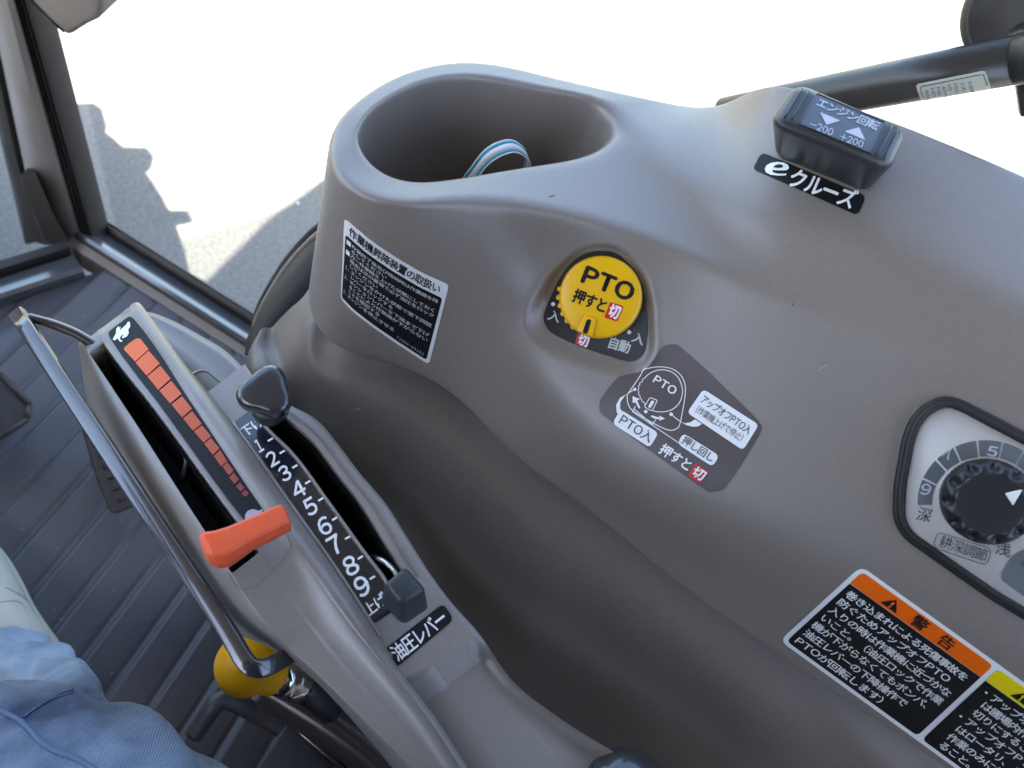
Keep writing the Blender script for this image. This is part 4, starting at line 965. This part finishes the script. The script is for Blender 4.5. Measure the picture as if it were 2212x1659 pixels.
# ---- tilling depth dial at the right edge
zp9 = lambda x, y: (1887.8+.2441*x, 837+.2441*y)
dl = thing('depth_dial', 'black knurled depth dial on a pale panel with black rubber frame, right edge', 'dial')
pc, _ = surfpt(2120, 1080); nn = np.mean([surfpt(x, y)[1] for x, y in ((1950, 950), (1950, 1120), (2050, 900), (2100, 1200), (2190, 1000), (2190, 1200), (2120, 1080))], 0); nn /= np.linalg.norm(nn)
pp = pc+nn*.0045
pout = [(640, 165), (760, 205), (1327, 505), (1900, 800), (2000, 1000), (1800, 1900), (1500, 2050), (1100, 1810), (880, 1660), (330, 1275), (268, 1140), (275, 890), (350, 470), (410, 320), (505, 220)]
pout = roundpoly(pout, [60, 60, 30, 100, 100, 100, 100, 60, 60, 120, 60, 60, 60, 60, 60])
pl3 = [on_plane(*zp9(*p), pp, nn) for p in pout]
box_from('panel', pl3, [p-nn*.012 for p in pl3], PANELW, dl, 0)
for o_, r_, h_ in ((.0019, .0022, .0002), (.0038, .0024, -.0018)):
    pcx = sum(pl3)/len(pl3); path = []
    for i, p in enumerate(pl3):
        t = pl3[(i+1) % len(pl3)]-pl3[i-1]; t /= np.linalg.norm(t)+1e-9; s_ = np.cross(t, nn)
        if s_.dot(p-pcx) < 0: s_ = -s_
        path.append(p+s_*o_+nn*h_)
    tube('rubber_frame', path+[path[0], path[1]], r_, RUBBER, dl, 12, caps=False)
PLB = plane_bvh(pp, nn); D10 = Decal(PLB, *zp9(0, 0), .2441, 60)
cx, cy = 985, 1022
def el(rx, ry, a): return (cx+rx*cos(radians(a)), cy+ry*sin(radians(a)))
segs = [(178, 202), (204, 222.5), (224.5, 241.5), (243.5, 262), (264, 284), (286, 303.5), (305.5, 322), (324, 342)]
for a, b in segs: D10.poly('scale_segment', [el(600, 556, t) for t in np.linspace(a, b, 9)]+[el(474, 412, t) for t in np.linspace(b, a, 9)], PANELG, dl, .0004)
D10.text('numerals', [('9', (405, 940), (490, 955), (430, 845), .03), ('7', (620, 660), (705, 600), (600, 600), .02), ('5', (995, 600), (1080, 615), (1015, 515), .03), ('3', (1290, 810), (1370, 850), (1340, 740), .03)], LCDW, dl, .0007, tight=True)
D10.text('lettering', [('深', (365, 1170), (490, 1200), (400, 1052), .0), ('浅', (1065, 1470), (1195, 1505), (1095, 1362), .0), ('耕深調節', (565, 1405), (985, 1545), (600, 1305), .0)], INKGREY, dl, .0006)
rb = roundpoly([(560, 1275), (1045, 1430), (995, 1575), (520, 1410)], 55); D10.strokes('label_outline', [rb+[rb[0]]], 6, INKGREY, dl, .0006)
D10.poly('grey_field', roundpoly([(1210, 1500), (1400, 1400), (1700, 1500), (1700, 1900), (1400, 1900), (1105, 1690)], 60), PANELG, dl, .0004)
D10.poly('dot', circ(1335, 1562, 28, n=20), INKGREY, dl, .0007)
kc = on_plane(*zp9(cx+10, cy-22), pp, nn); kr = 78*np.linalg.norm(kc-CAM)/FPX
q = V(nn).to_track_quat('Z', 'Y'); R = []
NA = 120
def kh(r, a, base):
    d = 0
    for k in range(11):
        ak = 2*pi*k/11; x, y = r*cos(a)-.84*cos(ak), r*sin(a)-.84*sin(ak); d += .0055*math.exp(-(x*x+y*y)/.010)
    return base-d
for r, z, kn in ((1.0, 0, 1), (1.0, .004, 1), (.985, .0075, 1), (.965, .0085, 0), (.93, .0105, 2), (.89, .0122, 2), (.85, .0132, 2), (.80, .0138, 2), (.76, .0140, 2), (.72, .0140, 2), (.69, .0134, 0), (.66, .0132, 0), (.3, .0132, 0), (.001, .0132, 0)):
    row = []
    for k in range(NA):
        a = 2*pi*k/NA; rr = r*(1-.018*(k % 2)) if kn == 1 else r; zz_ = kh(r, a, z) if kn == 2 else z
        row.append(tuple(V(kc)+q @ Vector((kr*rr*cos(a), kr*rr*sin(a), zz_))))
    R.append(row)
kd = grid('knob', R, BLACK, dl, cv=True, caps=True)
tpn = [on_plane(*zp9(*p), pp+nn*.0145, nn) for p in [(1160, 938), (1320, 902), (1232, 1050)]]; tpb = [p-nn*.003 for p in tpn]
box_from('pointer_mark', tpn, tpb, WHITE2, dl, .0007, 2)
# ---- gas strut behind the console
gs = thing('gas_strut', 'dark gas strut tube with a small pale caution label, upper right', 'gas strut')
ga, gb_ = at_h(1500, 262, .625), at_h(2200, 128, .565); dirg = gb_-ga; dirg /= np.linalg.norm(dirg)
FRAMEDK = mat('dark strut paint', (.035, .033, .030), .32, .5)
tb_ = tube('cylinder', [ga+dirg*.03, ga+(gb_-ga)*.35, ga+(gb_-ga)*.7, gb_], [.0148, .0150, .0152, .0154], FRAMEDK, gs, 40)
tube('rod', [ga-dirg*.02, ga+dirg*.035], .008, STEEL, gs, 16)
tube('end_cap', [gb_-dirg*.001, gb_+dirg*.012, gb_+dirg*.03], [.0158, .0160, .014], BLACK, gs, 24)
GB = bvh_of(tb_); zp10 = lambda x, y: ((3500+x/3.686)/1.8518, y/3.686/1.8518)
D11 = Decal(GB, *zp10(0, 0), 1/3.686/1.8518, 3)
gl = catmull([(1610, 1045), (1660, 1100), (1690, 1180), (1712, 1250)], 6)
lq = [(610, 1262), (640, 1232), (1590, 1042), (1625, 1050), (1655, 1110), (1700, 1245), (1730, 1330), (740, 1600), (665, 1430), (625, 1330)]
D11.poly('label', lq, mat('greyish label film', (.42, .43, .38), .45, .4), gs, .0004)
D11.strokes('label_border', [[(720, 1440), (690, 1360), (672, 1282), (700, 1268), (1560, 1098), (1600, 1092), (1625, 1150), (1660, 1250)]], 12, INKGREY, gs, .0007)
TL = []
for s_, x0, y0 in (('1.分解', 1375, 1190), ('2.火気', 1265, 1205), ('HIGH', 1158, 1220), ('DO NOT', 1070, 1240), ('APPLY', 985, 1262), ('PART', 905, 1278), ('LOT', 825, 1290), ('MAN', 735, 1325)):
    n_ = len(s_); TL.append((s_, (x0, y0), (x0+22*n_*.45, y0+48*n_), (x0+58, y0-12), 0))
D11.text('lettering', TL, INKGREY, gs, .0008)
rn = thing('round_bracket', 'dark round bracket plate in the upper right corner above the strut', 'bracket')
rc = at_h(2216, 44, .60)
lathe('plate', [(.037, -.03), (.038, .006), (.035, .011), (.032, .0115), (.030, .009), (.01, .009)], rc+hv*.012, -ray(2200, 10), mat('dark brown plastic', (.05, .044, .04), .5, .4), rn, 48)
tube('arm', [at_h(2218, 60, .578), at_h(2226, 140, .578), at_h(2238, 235, .578)], .010, BLACK, rn, 12)

# ================================================================== LOWER LEFT: shift knob, rails, pedals
yk = thing('shift_knob', 'amber yellow ball knob on a chrome collared lever below the guard bar', 'gear knob')
kc = at_d(534, 1436, .66); k2 = at_d(596, 1462, .672); k3 = at_d(632, 1470, .69); k4 = at_d(680, 1505, .72)
ax = k2-kc; L_ = np.linalg.norm(ax); ax /= L_
r0 = 61*.66/FPX
pf = [(r0*sin(a), -r0*cos(a)) for a in np.linspace(.02, 2.15, 22)]+[(r0*.70, L_*.62), (r0*.66, L_*.85), (r0*.64, L_*1.0), (r0*.50, L_*1.08), (.003, L_*1.1)]
lathe('ball', pf, kc, ax, YELLOW2, yk, 48)
ax2 = k3-k2; ax2 /= np.linalg.norm(ax2)
lathe('chrome_collar', [(.010, -.004), (.0135, 0), (.0145, .004), (.0135, .008), (.0150, .011), (.0162, .016), (.0155, .021), (.0165, .025), (.012, .027)], k2+ax2*.004, ax2, CHROME, yk, 32)
tube('shaft', [k3, k4, at_d(720, 1545, .78)], .011, SWITCHBL, yk, 14)
rl = thing('seat_rail', 'dark glossy seat slide rail running below the lever housing', 'rail')
DKP = mat('dark brown gloss paint', (.05, .042, .040), .22, .5, noise=.1)
tube('rail_tube', catmull([at_z(585, 1478, .33), at_z(640, 1512, .33), at_z(720, 1565, .33), at_z(800, 1625, .33), at_z(880, 1700, .33)], 4), .021, DKP, rl, 20)
box_from('side_rail', [at_z(x, y, .29) for x, y in [(575, 1528), (600, 1518), (800, 1690), (770, 1700)]], [at_z(x, y, .25) for x, y in [(575, 1528), (600, 1518), (800, 1690), (770, 1700)]], GLOSSBL, rl, .004, 3)
for q4 in ([(652, 1578), (672, 1582), (694, 1602), (690, 1612), (668, 1602)], [(702, 1606), (722, 1610), (745, 1632), (738, 1648), (712, 1630)]):
    pass
bx = thing('control_box', 'flat grey black box beside the seat rail at the bottom edge', 'box')
bp_ = [(628, 1548), (640, 1545), (760, 1650), (830, 1720), (560, 1760), (500, 1740)]
box_from('cover', [at_z(x, y, .26) for x, y in bp_], [at_z(x, y, .10) for x, y in bp_], mat('grey black plastic', (.045, .047, .052), .45, .4), bx, .006, 3)
tube('panel_line', [at_z(x, y, .262) for x, y in [(700, 1668), (742, 1630)]], .001, INK, bx, 6)
ll = thing('bent_lever', 'dark bent rod lever lying above the floor mat at the bottom', 'lever')
tube('rod', catmull([at_z(418, 1588, .20), at_z(440, 1556, .21), at_z(462, 1524, .22), at_z(482, 1512, .22), at_z(510, 1518, .215), at_z(560, 1545, .20), at_z(620, 1580, .19)], 5), .0095, mat('dull grey rod paint', (.055, .058, .065), .42, .5), ll, 14)
def pedal(name, label, pts, z, th, m_, ribs):
    o = thing(name, label, 'pedal'); box_from('pad', [at_z(x, y, z) for x, y in roundpoly(pts, 14)], [at_z(x, y, z-th) for x, y in roundpoly(pts, 14)], m_, o, .003, 2)
    c = np.array(pts, float).mean(0)
    for a, b, w_ in ribs: tube('rib', [at_z(*a, z+.001), at_z(*b, z+.001)], w_, RUBBER, o, 8)
    tube('arm', [at_z(*c, z-th), at_z(*c, z-th)+np.array([.0, .03, -.06]), at_z(*c, z-th)+np.array([0, .12, -.07])], .01, RUBBER, o, 8)
    return o
PADM = mat('worn brown pedal rubber', (.032, .026, .023), .6, .3, noise=.4, nscale=60)
pedal('pedal', 'dark square pedal with raised rim at the left edge', [(-90, 800), (6, 802), (74, 872), (68, 908), (-20, 968), (-120, 900)], .10, .018, PADM, [((4, 812), (62, 872), .0035), ((60, 878), (58, 902), .0035), ((58, 905), (-20, 955), .0035)])
pedal('pedal', 'long ribbed dark pedal half hidden by the guard bar', [(176, 926), (192, 916), (236, 965), (305, 1078), (296, 1092), (250, 1110), (236, 1104), (200, 1010)], .07, .014, PADM, [((200+k*11, 962+k*24), (228+k*13, 955+k*22), .0022) for k in range(6)])
kb = thing('armrest_knob', 'black rounded lever gaiter peeking over the tray at the bottom edge', 'knob')
lathe('cap', [(.026, -.05), (.025, -.008), (.023, .003), (.018, .008), (.010, .0105), (.001, .0112)], at_z(1362, 1716, .645), (.05, -.05, 1), KNOBBL, kb, 40)

# ================================================================== PERSON (right leg in view) AND SEAT
per = thing('person', 'person in faded blue jeans and white shoe, one leg in view at lower left', 'person')
def limb(name, axis, rad, material, parent, folds, n=72, m_=24, sq=1.0):
    A = catmull(axis, m_); Rr = catmull([(r, 0, 0) for r in rad], m_)[:, 0]; rows = []; L = 0; uvs = []
    up = np.array([0, 0, 1.0]); pn = None
    for i, p in enumerate(A):
        d = A[min(i+1, len(A)-1)]-A[max(i-1, 0)]; d /= np.linalg.norm(d)
        if pn is None: s = np.cross(d, up); s /= np.linalg.norm(s)
        else: s = pn-d*pn.dot(d); s /= np.linalg.norm(s)
        pn = s; u = np.cross(s, d)
        if i: L += np.linalg.norm(A[i]-A[i-1])
        row = []
        for k in range(n):
            a = 2*pi*k/n; r = Rr[i]+folds(L, a)
            row.append(tuple(p+(s*cos(a)*sq+u*sin(a))*r)); uvs.append((a*Rr[0], L))
        rows.append(row)
    o = grid(name, rows, material, parent, cv=True, caps=True)
    uvl = o.data.uv_layers.new(name='UVMap')
    for pl in o.data.polygons:
        for li in pl.loop_indices:
            vi = o.data.loops[li].vertex_index; uvl.data[li].uv = uvs[vi]
    return o, np.array(rows)
def rid(x): return (.5+.5*cos(2*x))**2
def fold_th(L, a): return .0105*rid(17*L+1.6*sin(a)+.8*a)*(.5+.5*sin(a+2))+.0065*rid(41*L+2.5*sin(2*a)+.6)*(.5+.5*sin(a*2+5*L))+.0016*sin(3*a+20*L)-.007
def fold_sh(L, a): return .0125*rid(46*L+1.8*sin(a+.5))*(.6+.4*cos(a))+.0075*rid(2*a+9*L)+.002*rid(65*L+3*sin(2*a))-.010
th_ax = [at_d(-420, 1640, .70), at_d(-180, 1625, .66), at_d(0, 1668, .62), at_d(125, 1722, .585), at_d(210, 1790, .56), at_d(290, 1880, .54), at_d(390, 2010, .52)]
thigh, TR_ = limb('jeans_thigh', th_ax, [.050, .054, .057, .060, .062, .064, .066], DENIM, per, fold_th)
sh_ax = [at_d(-160, 1740, .72), at_d(10, 1690, .76), at_d(118, 1612, .82), at_d(125, 1545, .90), at_d(70, 1482, .98), at_d(-5, 1420, 1.05)]
shin, _ = limb('jeans_shin', sh_ax, [.050, .048, .045, .043, .042, .039], DENIM, per, fold_sh)
THB = bvh_of(thigh); DT = Decal(THB, 0, 0, 1, 20)
def seam(pts, w_, parent=per):
    P = [DT.surf(*p) for p in catmull(pts, 8)]; P = [np.array(h[0])+np.array(h[1])*.0006 for h in P if h]
    if len(P) > 3: tube('seam', P, w_, STITCH, parent, 8)
zs = lambda x, y: (x*.3418, 1188+y*.3418)
seam([zs(-40, 985), zs(30, 1030), zs(120, 1080), zs(190, 1140), zs(270, 1225), zs(360, 1275), zs(480, 1320), zs(580, 1378), zs(680, 1440)], .0015)
for o_ in (0, 16): seam([zs(135+o_, 1070-o_*.5), zs(210+o_, 1015-o_*.5), zs(300+o_, 960-o_*.5), zs(390, 925-o_), zs(460, 905-o_)], .0007)
# shoe
heel, toe_ = np.array([-.074, .265, 0]), np.array([-.112, .560, 0]); sx_ = toe_-heel; Ls = np.linalg.norm(sx_); sx_ /= Ls; sy_ = np.array([sx_[1], -sx_[0], 0])
secs = [(0, .026, .055), (.02, .034, .075), (.08, .036, .098), (.14, .038, .092), (.18, .044, .072), (.22, .048, .058), (.26, .044, .047), (.285, .030, .038), (.294, .012, .030)]
def shoe_rows(z0, kz, kx):
    R = []
    for l, w_, h_ in secs:
        R.append([tuple(heel+sx_*l+sy_*w_*kx*(abs(cos(a))**.8*np.sign(cos(a)))+zv*(z0+kz(h_)*max(0, sin(a))**.8)) for a in np.linspace(-.0, pi, 17)]+[tuple(heel+sx_*l-sy_*w_*kx*.9+zv*(z0-.002)), tuple(heel+sx_*l+sy_*w_*kx*.9+zv*(z0-.002))])
    R = np.array(R); return np.array([catmull(R[:, j], 5) for j in range(R.shape[1])]).transpose(1, 0, 2)
shoe = grid('shoe', shoe_rows(.022, lambda h: h*.85, .86), SHOEW, per, cv=True, caps=True)
sole = grid('sole', shoe_rows(.003, lambda h: .024, .92), SHOES, shoe, cv=True, caps=True)
SHB = bvh_of(shoe); DSH = Decal(SHB)
for L in ([(10, 1268), (50, 1290), (85, 1325), (100, 1365)], [(0, 1300), (40, 1300), (62, 1330), (66, 1370)]):
    P = [DSH.surf(*p) for p in catmull(L, 6)]; P = [np.array(h[0])+np.array(h[1])*.0004 for h in P if h]
    if len(P) > 3: tube('stitching', P, .0008, SHOES, shoe, 6)
# operator's upper body behind the camera and the seat, unseen, added to block light
JK = mat('dark work jacket', (.03, .032, .04), .9, .2)
limb('jacket', [np.array(p) for p in ((-.13, -.16, .44), (-.13, -.20, .62), (-.12, -.22, .85), (-.11, -.21, 1.05), (-.11, -.20, 1.17), (-.11, -.19, 1.22))], [.15, .16, .17, .17, .13, .06], JK, per, lambda L, a: .003*sin(30*L+4*a), sq=1.35)
hd_ = limb('head', [np.array(p) for p in ((-.11, -.19, 1.18), (-.11, -.18, 1.25), (-.10, -.15, 1.30), (-.10, -.15, 1.38), (-.10, -.15, 1.44), (-.10, -.15, 1.465))], [.055, .058, .085, .098, .075, .02], mat('skin', (.42, .24, .16), .55, .3), per, lambda L, a: 0, n=32, m_=8)[0]
limb('cap', [np.array(p) for p in ((-.10, -.15, 1.385), (-.10, -.15, 1.43), (-.10, -.15, 1.475))], [.104, .092, .02], JK, per, lambda L, a: 0, n=32, m_=8)
limb('sleeve', [np.array(p) for p in ((-.30, -.19, 1.12), (-.33, -.08, .95), (-.26, .06, .92), (-.12, .03, 1.02))], [.06, .055, .048, .04], JK, per, lambda L, a: .003*sin(50*L+3*a), n=32, m_=8)
limb('sleeve', [np.array(p) for p in ((.09, -.24, 1.12), (.13, -.36, .95), (.08, -.28, .88), (.0, -.17, .97))], [.06, .055, .046, .038], JK, per, lambda L, a: .003*sin(50*L+3*a), n=32, m_=8)
seat = thing('operator_seat', 'black operator seat behind the camera, unseen, added to block light', 'seat')
sq_ = [np.array(p) for p in ((-.38, -.36, .40), (.02, -.36, .40), (.0, .05, .42), (-.36, .05, .42))]
box_from('cushion', sq_, [p-zv*.12 for p in sq_], RUBBER, seat, .03, 3)
sb = [np.array(p) for p in ((-.40, -.44, .42), (.06, -.44, .42), (.06, -.54, .42), (-.40, -.54, .42))]
box_from('backrest', [p+np.array([0, -.08, .78]) for p in sb], sb, RUBBER, seat, .04, 3)
lf = thing('left_console', 'dark plastic wheel arch console on the far side of the seat, unseen, added to block light', 'console')  # unseen, added to darken the operator side of the console
lq = [np.array(p) for p in ((-.75, -.7, .70), (-.48, -.7, .66), (-.48, .2, .62), (-.75, .2, .66))]
box_from('body', lq, [np.array([p[0], p[1], 0]) for p in lq], DARKPL, lf, .03, 3)

db = thing('dashboard', 'dark dashboard and steering column ahead of the seat, unseen, added to block light', 'dashboard')  # unseen, added to hold windshield light off the operator side
dq = [np.array(p) for p in ((-.62, .50, .70), (-.14, .50, .70), (-.16, .80, .78), (-.60, .80, .78))]
box_from('hood', dq, [np.array([p[0]*.95-.02, p[1]+.05, .02]) for p in dq], DARKPL, db, .04, 3)
swc = np.array([-.36, .34, .84]); ring_ = [swc+np.array([.19*cos(a), .19*sin(a)*.85, .19*sin(a)*.5]) for a in np.linspace(0, 2*pi, 40)]
tube('steering_wheel', ring_, .015, RUBBER, db, 12, caps=False); tube('steering_column', [swc, np.array([-.36, .58, .60])], .03, RUBBER, db, 12)
for a in (.5, 2.6, 4.7): tube('spoke', [swc, swc+np.array([.19*cos(a), .19*sin(a)*.85, .19*sin(a)*.5])], .009, RUBBER, db, 8)

# grit lying in the grooves and on the mat
gbm = bmesh.new(); rg = random.Random(3)
for k in range(120):
    x, y = rg.uniform(-.12, .30), rg.uniform(.05, .85); r = rg.uniform(.0005, .0015)
    if (Vector((x, y, 0))-V(S0)).dot(V(SN)) > -.03: continue
    mt_ = Matrix.Translation((x, y, r*.4)) @ Matrix.Rotation(rg.uniform(0, 6), 4, 'Z') @ Matrix.Diagonal((1, rg.uniform(.5, 1), .6, 1))
    bmesh.ops.create_icosphere(gbm, subdivisions=1, radius=r, matrix=mt_)
tag(from_bm('floor_grit', gbm, mat('pale grit', (.30, .27, .23), .9, .1)), 'scattered grit and dried mud crumbs on the floor mat', 'grit', kind='stuff')
